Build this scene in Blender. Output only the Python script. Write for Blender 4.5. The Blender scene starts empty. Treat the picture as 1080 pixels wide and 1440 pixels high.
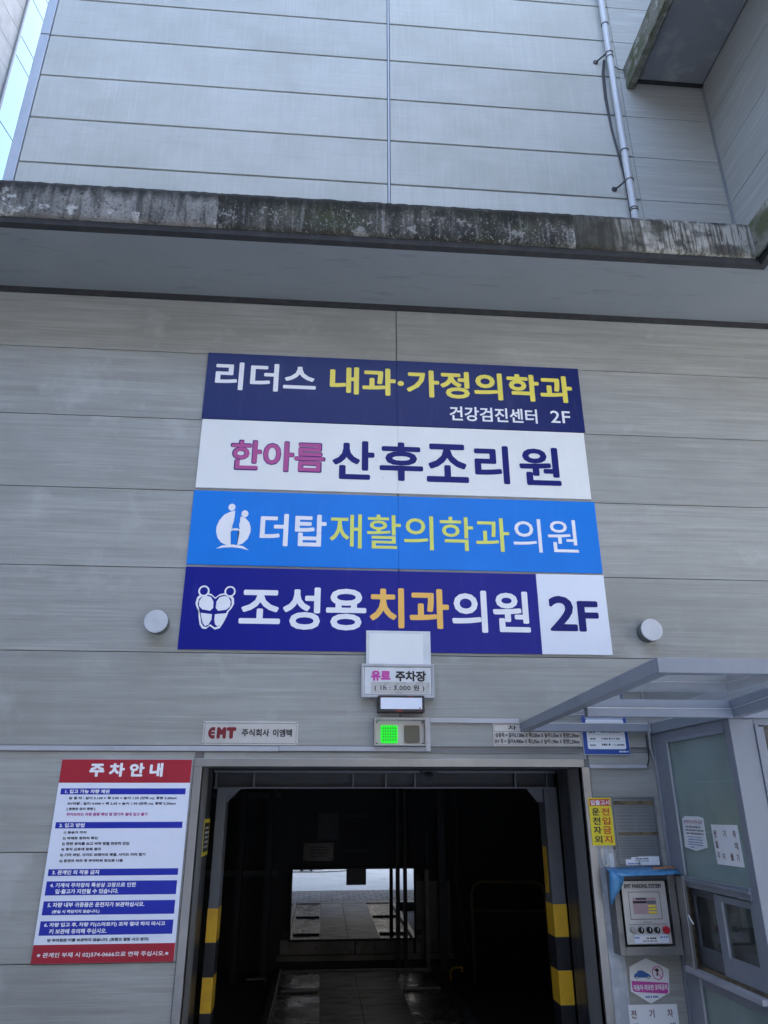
import bpy, bmesh, math, random
from mathutils import Vector, Matrix
random.seed(7)
SC = bpy.context.scene
COL = SC.collection

# ------------------------------------------------------------------ camera, sky, sun, exposure
cam = bpy.data.cameras.new('camera'); camo = bpy.data.objects.new('camera', cam); COL.objects.link(camo)
camo.matrix_world = Matrix((
    (0.9967957, -0.0282369, -0.0748404, 0.0),
    (-0.0799688, -0.3733093, -0.9242539, -5.2),
    (-0.0018406, 0.9272771, -0.3743711, 1.68),
    (0, 0, 0, 1)))
cam.sensor_fit = 'VERTICAL'; cam.sensor_height = 24.0; cam.lens = 1017.0 / 1440.0 * 24.0
cam.clip_start = 0.05; cam.clip_end = 1000
SC.camera = camo

SUN_EL, SUN_AZ = math.radians(52), math.radians(-25)     # azimuth measured from +y (behind the building) towards +x
w = bpy.data.worlds.new('World'); SC.world = w; w.use_nodes = True
nt = w.node_tree; bg = nt.nodes['Background']
sky = nt.nodes.new('ShaderNodeTexSky'); sky.sky_type = 'NISHITA'; sky.sun_disc = False
sky.sun_elevation = SUN_EL; sky.sun_rotation = SUN_AZ
sky.air_density = 1.0; sky.dust_density = 3.8; sky.ozone_density = 1.0
nt.links.new(sky.outputs[0], bg.inputs[0]); bg.inputs[1].default_value = 0.15
sl = bpy.data.lights.new('sun', 'SUN'); sl.energy = 3.0; sl.angle = math.radians(0.5); sl.color = (1.0, 0.95, 0.88)
so = bpy.data.objects.new('sun', sl); COL.objects.link(so)
dirv = Vector((math.sin(SUN_AZ) * math.cos(SUN_EL), math.cos(SUN_AZ) * math.cos(SUN_EL), math.sin(SUN_EL)))
so.rotation_euler = dirv.to_track_quat('Z', 'Y').to_euler(); so.location = (0, 0, 40)
SC.view_settings.view_transform = 'Standard'; SC.view_settings.look = 'None'
SC.view_settings.exposure = 3.38; SC.view_settings.gamma = 1.0

# ------------------------------------------------------------------ materials
def crust(m, col, z_top, reach, amt, axis='Z', sign=1.0):
    t = m.node_tree; N = t.nodes; L = t.links; b = N['Principled BSDF']
    geo = N.new('ShaderNodeNewGeometry'); sp = N.new('ShaderNodeSeparateXYZ'); L.new(geo.outputs['Position'], sp.inputs[0])
    mp = N.new('ShaderNodeMapping'); mp.inputs['Scale'].default_value = (9, 9, 1.2); L.new(geo.outputs['Position'], mp.inputs[0])
    n = N.new('ShaderNodeTexNoise'); n.inputs['Scale'].default_value = 1.4; n.inputs['Detail'].default_value = 8; L.new(mp.outputs[0], n.inputs['Vector'])
    a = N.new('ShaderNodeMath'); a.operation = 'MULTIPLY_ADD'; L.new(n.outputs[0], a.inputs[0]); a.inputs[1].default_value = reach * 2.2
    sgn = N.new('ShaderNodeMath'); sgn.operation = 'MULTIPLY'; sgn.inputs[1].default_value = sign; L.new(sp.outputs[axis], sgn.inputs[0]); L.new(sgn.outputs[0], a.inputs[2])
    r = N.new('ShaderNodeMapRange'); L.new(a.outputs[0], r.inputs[0]); r.inputs[1].default_value = z_top; r.inputs[2].default_value = z_top + reach * 0.7; r.inputs[3].default_value = 0; r.inputs[4].default_value = amt
    mx = N.new('ShaderNodeMix'); mx.data_type = 'RGBA'; L.new(r.outputs[0], mx.inputs[0])
    src = b.inputs['Base Color'].links[0].from_socket; L.new(src, mx.inputs[6]); mx.inputs[7].default_value = (*col, 1)
    L.new(mx.outputs[2], b.inputs['Base Color']); return m

def mat(name, base, rough=0.5, metal=0.0, layers=(), rand=0.0, bump=None, rvar=0.0, spec=0.5, alpha=None):
    """layers: (colour, (sx,sy,sz), noise scale, detail, low, high, amount) noise patches mixed over the base."""
    m = bpy.data.materials.new(name); m.use_nodes = True
    t = m.node_tree; N = t.nodes; L = t.links
    b = N['Principled BSDF']
    geo = N.new('ShaderNodeNewGeometry')
    oi = N.new('ShaderNodeObjectInfo')
    rgb = N.new('ShaderNodeRGB'); rgb.outputs[0].default_value = (*base, 1)
    cur = rgb.outputs[0]
    def coords(s):
        mp = N.new('ShaderNodeMapping'); mp.inputs['Scale'].default_value = s
        L.new(geo.outputs['Position'], mp.inputs[0])
        if rand:
            cm = N.new('ShaderNodeVectorMath'); cm.operation = 'SCALE'; cm.inputs[0].default_value = (37, 53, 71)
            L.new(oi.outputs['Random'], cm.inputs['Scale'])
            L.new(cm.outputs[0], mp.inputs['Location'])
        return mp.outputs[0]
    first = None
    for (c, s, ns, det, lo, hi, amt) in layers:
        n = N.new('ShaderNodeTexNoise'); n.inputs['Scale'].default_value = ns; n.inputs['Detail'].default_value = det
        n.inputs['Roughness'].default_value = 0.6
        L.new(coords(s), n.inputs['Vector'])
        r = N.new('ShaderNodeMapRange'); r.inputs[1].default_value = lo; r.inputs[2].default_value = hi
        r.inputs[3].default_value = 0; r.inputs[4].default_value = amt
        L.new(n.outputs[0], r.inputs[0])
        mx = N.new('ShaderNodeMix'); mx.data_type = 'RGBA'
        L.new(r.outputs[0], mx.inputs[0]); L.new(cur, mx.inputs[6]); mx.inputs[7].default_value = (*c, 1)
        cur = mx.outputs[2]
        if first is None: first = n.outputs[0]
    if rand:
        mr = N.new('ShaderNodeMapRange'); mr.inputs[3].default_value = 1 - rand; mr.inputs[4].default_value = 1 + rand
        L.new(oi.outputs['Random'], mr.inputs[0])
        hs = N.new('ShaderNodeVectorMath'); hs.operation = 'SCALE'
        L.new(cur, hs.inputs[0]); L.new(mr.outputs[0], hs.inputs['Scale']); cur = hs.outputs[0]
    L.new(cur, b.inputs['Base Color'])
    b.inputs['Roughness'].default_value = rough; b.inputs['Metallic'].default_value = metal
    b.inputs['Specular IOR Level'].default_value = spec
    if rvar and first is not None:
        r = N.new('ShaderNodeMapRange'); r.inputs[1].default_value = 0.3; r.inputs[2].default_value = 0.7
        r.inputs[3].default_value = max(0.02, rough - rvar); r.inputs[4].default_value = rough + rvar
        L.new(first, r.inputs[0]); L.new(r.outputs[0], b.inputs['Roughness'])
    if bump:
        s, ns, st = bump
        n = N.new('ShaderNodeTexNoise'); n.inputs['Scale'].default_value = ns; n.inputs['Detail'].default_value = 5
        L.new(coords(s), n.inputs['Vector'])
        bp = N.new('ShaderNodeBump'); bp.inputs['Strength'].default_value = st; bp.inputs['Distance'].default_value = 0.01
        L.new(n.outputs[0], bp.inputs['Height']); L.new(bp.outputs[0], b.inputs['Normal'])
    if alpha is not None:
        b.inputs['Alpha'].default_value = alpha
    return m

def glassmat(name, tint, refl_rough=0.02, trans=0.85):
    m = bpy.data.materials.new(name); m.use_nodes = True
    t = m.node_tree; N = t.nodes; L = t.links; N.remove(N['Principled BSDF'])
    o = N['Material Output']
    tr = N.new('ShaderNodeBsdfTransparent'); tr.inputs[0].default_value = (*tint, 1)
    gl = N.new('ShaderNodeBsdfGlossy'); gl.inputs['Roughness'].default_value = refl_rough
    lw = N.new('ShaderNodeLayerWeight'); lw.inputs[0].default_value = 0.5
    pw_ = N.new('ShaderNodeMath'); pw_.operation = 'POWER'; pw_.inputs[1].default_value = 5.0; L.new(lw.outputs['Facing'], pw_.inputs[0])
    fr = N.new('ShaderNodeMath'); fr.operation = 'MULTIPLY_ADD'; fr.inputs[1].default_value = 0.9; fr.inputs[2].default_value = 0.04; L.new(pw_.outputs[0], fr.inputs[0])
    ns = N.new('ShaderNodeTexNoise'); ns.inputs['Scale'].default_value = 3; ns.inputs['Detail'].default_value = 6
    df = N.new('ShaderNodeBsdfDiffuse'); df.inputs[0].default_value = (0.35, 0.37, 0.38, 1)
    r = N.new('ShaderNodeMapRange'); r.inputs[1].default_value = 0.4; r.inputs[2].default_value = 0.8
    r.inputs[3].default_value = (1 - trans) * 0.5; r.inputs[4].default_value = (1 - trans) * 2.0
    L.new(ns.outputs[0], r.inputs[0])
    m1 = N.new('ShaderNodeMixShader'); L.new(r.outputs[0], m1.inputs[0]); L.new(tr.outputs[0], m1.inputs[1]); L.new(df.outputs[0], m1.inputs[2])
    m2 = N.new('ShaderNodeMixShader'); L.new(fr.outputs[0], m2.inputs[0]); L.new(m1.outputs[0], m2.inputs[1]); L.new(gl.outputs[0], m2.inputs[2])
    L.new(m2.outputs[0], o.inputs[0])
    return m

def emit(name, col, s):
    m = bpy.data.materials.new(name); m.use_nodes = True
    b = m.node_tree.nodes['Principled BSDF']
    b.inputs['Base Color'].default_value = (*[c * 0.3 for c in col], 1)
    b.inputs['Emission Color'].default_value = (*col, 1); b.inputs['Emission Strength'].default_value = s
    return m

M = {}
M['panel_low_shaded'] = mat('weathered aluminium cladding low shaded', (0.335, 0.348, 0.328), 0.55, 0.1, [  # base darkened to paint in the ledge's shade; same metal as the upper wall
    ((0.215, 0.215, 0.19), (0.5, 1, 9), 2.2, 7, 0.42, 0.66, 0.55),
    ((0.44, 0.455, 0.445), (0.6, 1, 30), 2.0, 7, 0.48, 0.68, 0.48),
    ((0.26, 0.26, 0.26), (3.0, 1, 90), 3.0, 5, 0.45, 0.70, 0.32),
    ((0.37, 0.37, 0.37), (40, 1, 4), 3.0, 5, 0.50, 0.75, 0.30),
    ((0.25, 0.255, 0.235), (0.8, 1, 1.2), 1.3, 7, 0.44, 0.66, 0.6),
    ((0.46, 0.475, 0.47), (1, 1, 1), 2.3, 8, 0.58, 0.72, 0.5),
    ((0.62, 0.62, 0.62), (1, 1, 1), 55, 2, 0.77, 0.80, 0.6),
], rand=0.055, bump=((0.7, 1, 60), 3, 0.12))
M['panel_up_lit'] = mat('weathered aluminium cladding high lit', (0.47, 0.485, 0.46), 0.65, 0.0, [  # same metal as the lower wall, base lightened for its open skylight
    ((0.37, 0.385, 0.345), (1.0, 1.0, 1.2), 1.3, 7, 0.42, 0.64, 0.65),
    ((0.57, 0.59, 0.575), (12, 12, 0.5), 3.0, 5, 0.5, 0.72, 0.32),
    ((0.39, 0.40, 0.37), (34, 34, 0.7), 2.0, 5, 0.52, 0.7, 0.50),
    ((0.38, 0.39, 0.36), (0.7, 0.7, 30), 2.2, 4, 0.5, 0.68, 0.40),
], rand=0.05, bump=((20, 20, 1), 3, 0.05))
M['panel_stained'] = mat('streak stained cladding', (0.43, 0.445, 0.43), 0.55, 0.05, [
    ((0.38, 0.375, 0.35), (0.55, 0.55, 7), 2.0, 6, 0.42, 0.66, 0.5),
    ((0.58, 0.60, 0.60), (0.6, 0.6, 16), 1.8, 6, 0.52, 0.66, 0.55),
    ((0.35, 0.34, 0.31), (1, 1, 45), 2.0, 5, 0.55, 0.72, 0.30),
], rand=0.03)
M['joint'] = mat('joint gasket', (0.20, 0.20, 0.20), 0.6)
M['joint_up'] = mat('pale joint gasket', (0.27, 0.28, 0.28), 0.6)
M['trimmetal'] = mat('pale aluminium trim', (0.45, 0.47, 0.52), 0.38, 0.3, [((0.33, 0.34, 0.36), (1, 1, 1), 5, 5, 0.45, 0.7, 0.5)], rand=0.04)
M['corner'] = mat('corner trim metal', (0.37, 0.40, 0.44), 0.42, 0.25, [((0.30, 0.33, 0.37), (3, 3, 1), 3, 6, 0.45, 0.65, 0.5), ((0.6, 0.62, 0.66), (1, 1, 1), 14, 6, 0.66, 0.72, 0.7)], rand=0.03)
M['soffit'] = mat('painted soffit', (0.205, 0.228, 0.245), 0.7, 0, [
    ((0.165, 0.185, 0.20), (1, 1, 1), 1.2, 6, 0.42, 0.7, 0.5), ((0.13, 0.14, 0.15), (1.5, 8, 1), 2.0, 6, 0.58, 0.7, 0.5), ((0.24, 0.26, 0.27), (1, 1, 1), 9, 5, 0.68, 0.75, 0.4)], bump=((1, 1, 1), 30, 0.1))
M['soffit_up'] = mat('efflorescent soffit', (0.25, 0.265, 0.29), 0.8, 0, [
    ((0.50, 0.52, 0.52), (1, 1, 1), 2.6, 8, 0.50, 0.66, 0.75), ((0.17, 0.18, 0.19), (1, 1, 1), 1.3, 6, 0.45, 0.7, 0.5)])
# blackened, lichen-spotted concrete of the ledge
def ledge_mat(name, base, dk, lo, hi, moss, white, speck):
    return mat(name, base, 0.95, 0, [
        ((0.028, 0.029, 0.028), (0.8, 0.8, 0.7), 1.5, 8, lo, hi, dk),
        ((0.26, 0.265, 0.26), (26, 26, 1.6), 1.4, 7, 0.54, 0.70, 0.55),
        ((0.02, 0.021, 0.02), (7, 7, 0.9), 1.5, 8, 0.50, 0.62, 0.7),
        ((0.065, 0.08, 0.03), (1, 1, 1.5), 1.2, 6, 0.50, 0.66, moss),
        ((0.42, 0.43, 0.42), (1, 1, 1), 7, 9, 0.60, 0.63, white),
        ((0.40, 0.41, 0.40), (1, 1, 0.6), 62, 3, 0.585, 0.66, speck),
        ((0.012, 0.012, 0.012), (1, 1, 1), 45, 5, 0.55, 0.66, 0.7),
    ], bump=((1, 1, 1), 40, 0.5), spec=0.2)
M['ledge_a'] = ledge_mat('stained concrete pale patches', (0.27, 0.27, 0.265), 0.55, 0.42, 0.62, 0.1, 0.8, 0.25)
M['ledge_b'] = ledge_mat('stained concrete dark', (0.12, 0.12, 0.105), 0.95, 0.33, 0.55, 0.40, 0.35, 0.38)
M['ledge_c'] = mat('peeling concrete', (0.33, 0.33, 0.31), 0.95, 0, [
        ((0.08, 0.078, 0.06), (26, 26, 1.2), 1.5, 8, 0.47, 0.58, 0.85),
        ((0.03, 0.03, 0.028), (1.2, 1.2, 1.5), 1.4, 9, 0.50, 0.56, 0.85),
        ((0.03, 0.03, 0.025), (40, 40, 1.8), 2.0, 6, 0.56, 0.64, 0.85),
        ((0.12, 0.12, 0.07), (1, 1, 1), 3, 6, 0.55, 0.7, 0.6),
        ((0.45, 0.45, 0.43), (1, 1, 1), 38, 4, 0.66, 0.72, 0.6),
    ], bump=((1, 1, 1), 40, 0.6), spec=0.2)
M['ledge_moss'] = mat('mossy concrete', (0.20, 0.20, 0.17), 0.9, 0, [
        ((0.07, 0.085, 0.03), (1, 1, 1), 4, 8, 0.42, 0.58, 0.9),
        ((0.42, 0.42, 0.38), (1, 1, 1), 9, 7, 0.56, 0.66, 0.8), ((0.04, 0.04, 0.035), (1, 1, 1), 18, 6, 0.58, 0.68, 0.8)],
        bump=((1, 1, 1), 40, 0.6))
crust(M['ledge_a'], (0.022, 0.023, 0.022), 6.15, 0.12, 0.93); crust(M['ledge_b'], (0.014, 0.015, 0.013), 6.14, 0.14, 0.8); crust(M['ledge_c'], (0.03, 0.03, 0.024), 6.19, 0.09, 0.9); crust(M['ledge_c'], (0.035, 0.036, 0.03), -1.95, 0.55, 0.88, 'X', -1.0)
M['drip'] = mat('drip edge', (0.04, 0.042, 0.045), 0.95, 0, [((0.08, 0.08, 0.08), (1, 1, 1), 8, 6, 0.5, 0.7, 0.5)], spec=0.1)
M['stone'] = mat('neighbour stone slab', (0.27, 0.235, 0.205), 0.6, 0, [((0.20, 0.175, 0.15), (2, 2, 1), 1.5, 6, 0.42, 0.62, 0.8), ((0.33, 0.29, 0.26), (1, 1, 1), 4, 6, 0.5, 0.7, 0.6)], rand=0.05)
M['curtain'] = mat('sky reflecting pane', (0.14, 0.20, 0.205), 0.06, 1.0)
M['stainless'] = mat('brushed stainless', (0.40, 0.40, 0.395), 0.36, 0.85, [((0.30, 0.30, 0.30), (1, 1, 1), 2.2, 6, 0.40, 0.66, 0.7), ((0.5, 0.5, 0.5), (1, 1, 1), 40, 5, 0.66, 0.74, 0.5)], rvar=0.05)
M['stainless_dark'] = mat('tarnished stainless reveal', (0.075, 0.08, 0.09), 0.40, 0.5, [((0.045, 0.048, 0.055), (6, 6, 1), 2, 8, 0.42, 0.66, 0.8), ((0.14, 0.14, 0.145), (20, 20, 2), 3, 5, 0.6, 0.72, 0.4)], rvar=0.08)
M['box_steel'] = mat('weathered box steel', (0.24, 0.24, 0.235), 0.4, 0.7, [((0.15, 0.15, 0.15), (1, 1, 1), 6, 7, 0.42, 0.64, 0.7), ((0.4, 0.4, 0.4), (1, 1, 1), 30, 5, 0.64, 0.72, 0.5)], rvar=0.08)
M['plate'] = mat('dull metal plate', (0.56, 0.555, 0.54), 0.36, 0.35, [((0.44, 0.44, 0.43), (1, 1, 1), 4, 5, 0.4, 0.7, 0.5), ((0.70, 0.69, 0.66), (1, 1, 1), 3, 4, 0.5, 0.8, 0.5)])
M['etched'] = mat('etched notice plate', (0.25, 0.27, 0.285), 0.32, 0.6, [((0.18, 0.195, 0.21), (1, 1, 2), 3, 5, 0.4, 0.7, 0.5)])
M['booth'] = mat('bluish grey booth paint', (0.235, 0.262, 0.305), 0.42, 0.1, [((0.18, 0.20, 0.25), (2, 2, 1), 2.5, 6, 0.45, 0.7, 0.5), ((0.10, 0.10, 0.10), (1, 1, 1), 22, 6, 0.70, 0.76, 0.5)])
M['booth_edge'] = mat('bare aluminium edge', (0.62, 0.64, 0.68), 0.3, 0.5)
M['frosted'] = mat('frosted green film', (0.24, 0.32, 0.305), 0.22, 0, [((0.165, 0.235, 0.225), (1, 1, 1), 1.3, 4, 0.4, 0.65, 0.7), ((0.28, 0.37, 0.36), (1, 3, 3), 1.1, 2, 0.58, 0.64, 0.45)])  # last layer paints faint pale reflection blotches onto the pane
M['glass'] = glassmat('clear canopy glass', (0.96, 0.97, 0.98), 0.03, 0.94)
M['window'] = glassmat('dirty window glass', (0.55, 0.60, 0.60), 0.02, 0.88)
M['mirror'] = mat('mirror silver', (0.78, 0.80, 0.80), 0.015, 1.0)
M['black'] = mat('black steel', (0.008, 0.008, 0.009), 0.6)
M['gate'] = mat('gate tube paint', (0.14, 0.10, 0.05), 0.5)
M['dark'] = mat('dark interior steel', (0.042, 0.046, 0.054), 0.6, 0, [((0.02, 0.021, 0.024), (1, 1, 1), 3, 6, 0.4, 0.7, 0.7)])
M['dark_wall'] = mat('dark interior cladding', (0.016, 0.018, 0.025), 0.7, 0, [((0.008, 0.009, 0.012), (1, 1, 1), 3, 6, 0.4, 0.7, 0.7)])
M['inner_pale'] = mat('grimy pale board', (0.22, 0.21, 0.195), 0.6, 0, [((0.06, 0.06, 0.06), (1, 1, 1), 14, 6, 0.6, 0.7, 0.8), ((0.07, 0.07, 0.065), (1, 1, 1), 3, 6, 0.4, 0.6, 0.6)])
M['column'] = mat('galvanised column', (0.13, 0.142, 0.16), 0.5, 0.3, [((0.11, 0.12, 0.14), (1, 1, 1), 5, 8, 0.42, 0.6, 0.7), ((0.28, 0.29, 0.3), (1, 1, 1), 30, 4, 0.66, 0.72, 0.5)])
M['yellow'] = mat('hazard yellow', (0.68, 0.40, 0.02), 0.5, 0, [((0.45, 0.26, 0.03), (1, 1, 1), 9, 7, 0.5, 0.7, 0.5), ((0.05, 0.04, 0.02), (1, 1, 1), 35, 5, 0.68, 0.72, 0.8)])
M['hazblack'] = mat('hazard black', (0.012, 0.013, 0.018), 0.45, 0, [((0.15, 0.15, 0.15), (8, 8, 2), 5, 5, 0.7, 0.74, 0.5)])
M['deck'] = mat('worn wet steel deck', (0.17, 0.155, 0.14), 0.30, 0.7, [((0.05, 0.038, 0.028), (1, 1, 1), 3.0, 8, 0.42, 0.6, 0.8), ((0.14, 0.07, 0.035), (1, 0.5, 1), 2.0, 6, 0.55, 0.66, 0.7)], rvar=0.16, bump=((1, 1, 1), 25, 0.25))
M['deck_mid'] = mat('scuffed centre plate', (0.115, 0.112, 0.105), 0.5, 0.0, [((0.035, 0.034, 0.032), (1, 3, 1), 2.6, 8, 0.50, 0.62, 0.7), ((0.11, 0.10, 0.095), (1, 1, 1), 5, 6, 0.5, 0.7, 0.5)], rvar=0.1, bump=((1, 1, 1), 30, 0.2), spec=0.3)
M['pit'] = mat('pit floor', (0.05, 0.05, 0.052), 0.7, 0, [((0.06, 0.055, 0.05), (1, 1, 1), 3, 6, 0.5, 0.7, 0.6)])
M['concrete'] = mat('pale yard concrete', (0.52, 0.52, 0.50), 0.7, 0, [((0.44, 0.44, 0.42), (1, 1, 1), 0.9, 8, 0.4, 0.65, 0.7), ((0.13, 0.13, 0.125), (1, 1, 1), 3.0, 7, 0.6, 0.7, 0.6), ((0.56, 0.56, 0.54), (1, 1, 1), 2.0, 6, 0.5, 0.75, 0.6)], rvar=0.2)
M['brick'] = mat('paving brick', (0.17, 0.16, 0.145), 0.75, 0, [((0.11, 0.10, 0.095), (1, 1, 1), 8, 6, 0.4, 0.6, 0.7)], rand=0.15)
M['blocker_wall'] = mat('grey blocker wall', (0.105, 0.10, 0.095), 0.85, 0, [((0.08, 0.077, 0.073), (1, 1, 1), 2, 6, 0.4, 0.7, 0.6)])
M['blocker_glass'] = mat('dark blocker glass', (0.03, 0.035, 0.04), 0.1)
M['asphalt'] = mat('asphalt', (0.055, 0.055, 0.057), 0.85, 0, [((0.09, 0.09, 0.09), (1, 1, 1), 40, 3, 0.5, 0.7, 0.5)])
M['bluepaint'] = mat('blue parking paint', (0.16, 0.34, 0.66), 0.6, 0, [((0.3, 0.4, 0.5), (1, 1, 1), 6, 7, 0.55, 0.7, 0.7)])
M['whitepaint'] = mat('white line paint', (0.75, 0.75, 0.74), 0.6, 0, [((0.5, 0.5, 0.5), (1, 1, 1), 10, 6, 0.55, 0.7, 0.5)])
# prints
def film(name, c, k=0.9, r=0.30):
    return mat(name, c, r, 0, [(tuple(v * k for v in c), (1, 1, 1), 1.5, 5, 0.4, 0.65, 0.7), (tuple(min(1, v + 0.05) for v in c), (6, 6, 0.8), 2.5, 5, 0.58, 0.76, 0.3), (tuple(v * 0.45 for v in c), (1, 1, 1), 30, 3, 0.745, 0.76, 0.7)], bump=((2, 2, 1), 3, 0.03), spec=0.3)
M['navy1'] = film('navy film', (0.008, 0.018, 0.125)); M['white2'] = film('white film', (0.76, 0.79, 0.79), 0.94)
M['blue3'] = film('sky blue film', (0.008, 0.20, 0.72)); M['navy4'] = film('indigo film', (0.006, 0.012, 0.24))
M['white4'] = film('cool white film', (0.74, 0.79, 0.88), 0.97)
M['p_white'] = mat('white print', (0.80, 0.82, 0.86), 0.4); M['p_yellow'] = mat('yellow print', (0.80, 0.70, 0.10), 0.4)
M['p_lemon'] = mat('lemon print', (0.66, 0.72, 0.14), 0.4); M['p_orange'] = mat('orange print', (0.85, 0.50, 0.11), 0.4)
M['p_navy'] = mat('navy print', (0.006, 0.010, 0.15), 0.4, spec=0.25); M['p_magenta'] = mat('magenta print', (0.42, 0.07, 0.26), 0.45)
M['p_pink'] = mat('pink print', (0.55, 0.06, 0.36), 0.45)
M['p_black'] = mat('black print', (0.02, 0.02, 0.025), 0.5); M['p_ink'] = mat('dark ink print', (0.035, 0.04, 0.07), 0.5)
M['p_etch'] = mat('etched line', (0.10, 0.108, 0.118), 0.5)
M['p_grey'] = mat('grey print', (0.13, 0.14, 0.17), 0.5)
M['p_red'] = mat('red print', (0.36, 0.010, 0.028), 0.45, 0, [((0.31, 0.01, 0.025), (1, 1, 1), 3, 4, 0.4, 0.7, 0.6)])
M['p_darkred'] = mat('dark red print', (0.16, 0.008, 0.016), 0.45); M['p_blue'] = mat('blue print', (0.004, 0.018, 0.36), 0.45)
M['p_blue2'] = mat('plate blue', (0.012, 0.06, 0.30), 0.45); M['p_car'] = mat('car blue print', (0.03, 0.13, 0.42), 0.45)
M['p_signyellow'] = mat('caution yellow', (0.80, 0.66, 0.03), 0.5, 0, [((0.6, 0.48, 0.05), (1, 1, 1), 14, 6, 0.58, 0.7, 0.6)])
M['p_signred'] = mat('caution red', (0.55, 0.05, 0.02), 0.5)
M['p_brown'] = mat('marker pen brown', (0.15, 0.06, 0.07), 0.6)
M['board'] = mat('notice board white', (0.72, 0.77, 0.88), 0.4, 0, [((0.68, 0.73, 0.84), (1, 1, 1), 2, 4, 0.4, 0.7, 0.6)])
M['paper'] = mat('paper', (0.78, 0.81, 0.84), 0.7, 0, [((0.72, 0.75, 0.78), (1, 1, 1), 5, 5, 0.4, 0.7, 0.5)])
M['dirty_white'] = mat('dirty white acrylic', (0.66, 0.69, 0.72), 0.35, 0, [((0.52, 0.55, 0.57), (1, 1, 1), 7, 7, 0.42, 0.65, 0.6), ((0.4, 0.41, 0.41), (1, 1, 1), 30, 5, 0.66, 0.72, 0.6)])
M['sticker'] = mat('aged sticker', (0.48, 0.48, 0.46), 0.5, 0, [((0.30, 0.29, 0.27), (1, 1, 1), 18, 6, 0.52, 0.68, 0.8)])
M['rust'] = mat('rusty casing', (0.03, 0.028, 0.028), 0.6, 0, [((0.22, 0.035, 0.02), (1, 1, 1), 11, 6, 0.52, 0.62, 0.8)])
M['tape'] = mat('brown tape', (0.15, 0.115, 0.06), 0.5, 0, [((0.05, 0.042, 0.03), (1, 1, 1), 22, 3, 0.5, 0.55, 0.8)])
M['lampshell'] = mat('lamp enamel', (0.55, 0.58, 0.62), 0.4, 0.1, [((0.45, 0.48, 0.52), (1, 1, 1), 14, 6, 0.42, 0.65, 0.6), ((0.3, 0.3, 0.3), (1, 1, 1), 50, 4, 0.68, 0.74, 0.5)])
M['lampside'] = mat('lamp side', (0.16, 0.18, 0.18), 0.4, 0.3)
M['pvc'] = mat('grey pipe', (0.55, 0.58, 0.62), 0.35, 0, [((0.35, 0.37, 0.38), (3, 3, 0.6), 4, 6, 0.5, 0.7, 0.6)])
M['wire'] = mat('black cable', (0.025, 0.025, 0.028), 0.5)
M['wiregrey'] = mat('grey conduit', (0.26, 0.27, 0.28), 0.5)
M['bluefilm'] = mat('blue plastic film', (0.06, 0.23, 0.46), 0.3, 0, [((0.12, 0.36, 0.60), (8, 8, 1), 4, 5, 0.45, 0.6, 0.7)])
M['mint'] = mat('faded blue board', (0.22, 0.34, 0.42), 0.5); M['wood'] = mat('orange stick', (0.45, 0.19, 0.06), 0.6)
M['green'] = emit('lit green lamp', (0.015, 0.9, 0.03), 0.105); M['green_dim'] = emit('green lamp ribs', (0.01, 0.5, 0.02), 0.015)
M['offlamp'] = mat('unlit lamp lens', (0.10, 0.10, 0.075), 0.15); M['lcd'] = mat('keypad print', (0.42, 0.30, 0.32), 0.3)
M['metalpale'] = mat('cleaned metal strip', (0.40, 0.44, 0.50), 0.35, 0.3, [((0.55, 0.60, 0.66), (1, 1, 1), 9, 7, 0.5, 0.62, 0.7), ((0.12, 0.13, 0.14), (1, 1, 1), 22, 6, 0.66, 0.72, 0.7), ((0.32, 0.35, 0.38), (20, 20, 1.5), 2, 5, 0.5, 0.7, 0.5)])
M['cream'] = mat('cream plastic', (0.55, 0.55, 0.50), 0.4); M['plastic_red'] = mat('red plastic', (0.40, 0.015, 0.03), 0.3)
M['cloth_dark'] = mat('dark trousers', (0.025, 0.027, 0.035), 0.9); M['cloth_top'] = mat('grey jacket', (0.12, 0.13, 0.15), 0.9)
M['skin'] = mat('skin', (0.50, 0.33, 0.25), 0.5); M['hair'] = mat('hair', (0.015, 0.012, 0.01), 0.5); M['shoe'] = mat('black shoe', (0.02, 0.02, 0.02), 0.5)
M['interior'] = mat('booth inner wall', (0.15, 0.155, 0.15), 0.7); M['blind'] = mat('blind slat', (0.13, 0.135, 0.145), 0.6)

# ------------------------------------------------------------------ object helpers
def thing(name, label, cat, loc=(0, 0, 0), group=None):
    o = bpy.data.objects.new(name, None); COL.objects.link(o); o.location = loc; o.empty_display_size = 0.1
    o['label'] = label; o['category'] = cat
    if group: o['group'] = group
    bpy.context.view_layer.update()
    return o
def link(name, me, m, parent=None):
    o = bpy.data.objects.new(name, me); COL.objects.link(o)
    if m is not None and not me.materials: me.materials.append(m)
    if parent is not None:
        o.parent = parent
        o.matrix_parent_inverse = world_of(parent).inverted()
    return o
def world_of(o):
    m = Matrix.LocRotScale(o.location, o.rotation_euler, o.scale)
    if o.parent: return world_of(o.parent) @ o.matrix_parent_inverse @ m
    return m
def tag(o, label, cat, group=None):
    o['label'] = label; o['category'] = cat
    if group: o['group'] = group
    return o
def bm_box(bm, x0, x1, y0, y1, z0, z1):
    vs = [bm.verts.new((x, y, z)) for x in (x0, x1) for y in (y0, y1) for z in (z0, z1)]
    for f in ((0, 1, 3, 2), (4, 6, 7, 5), (0, 4, 5, 1), (2, 3, 7, 6), (0, 2, 6, 4), (1, 5, 7, 3)):
        bm.faces.new([vs[i] for i in f])
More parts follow.
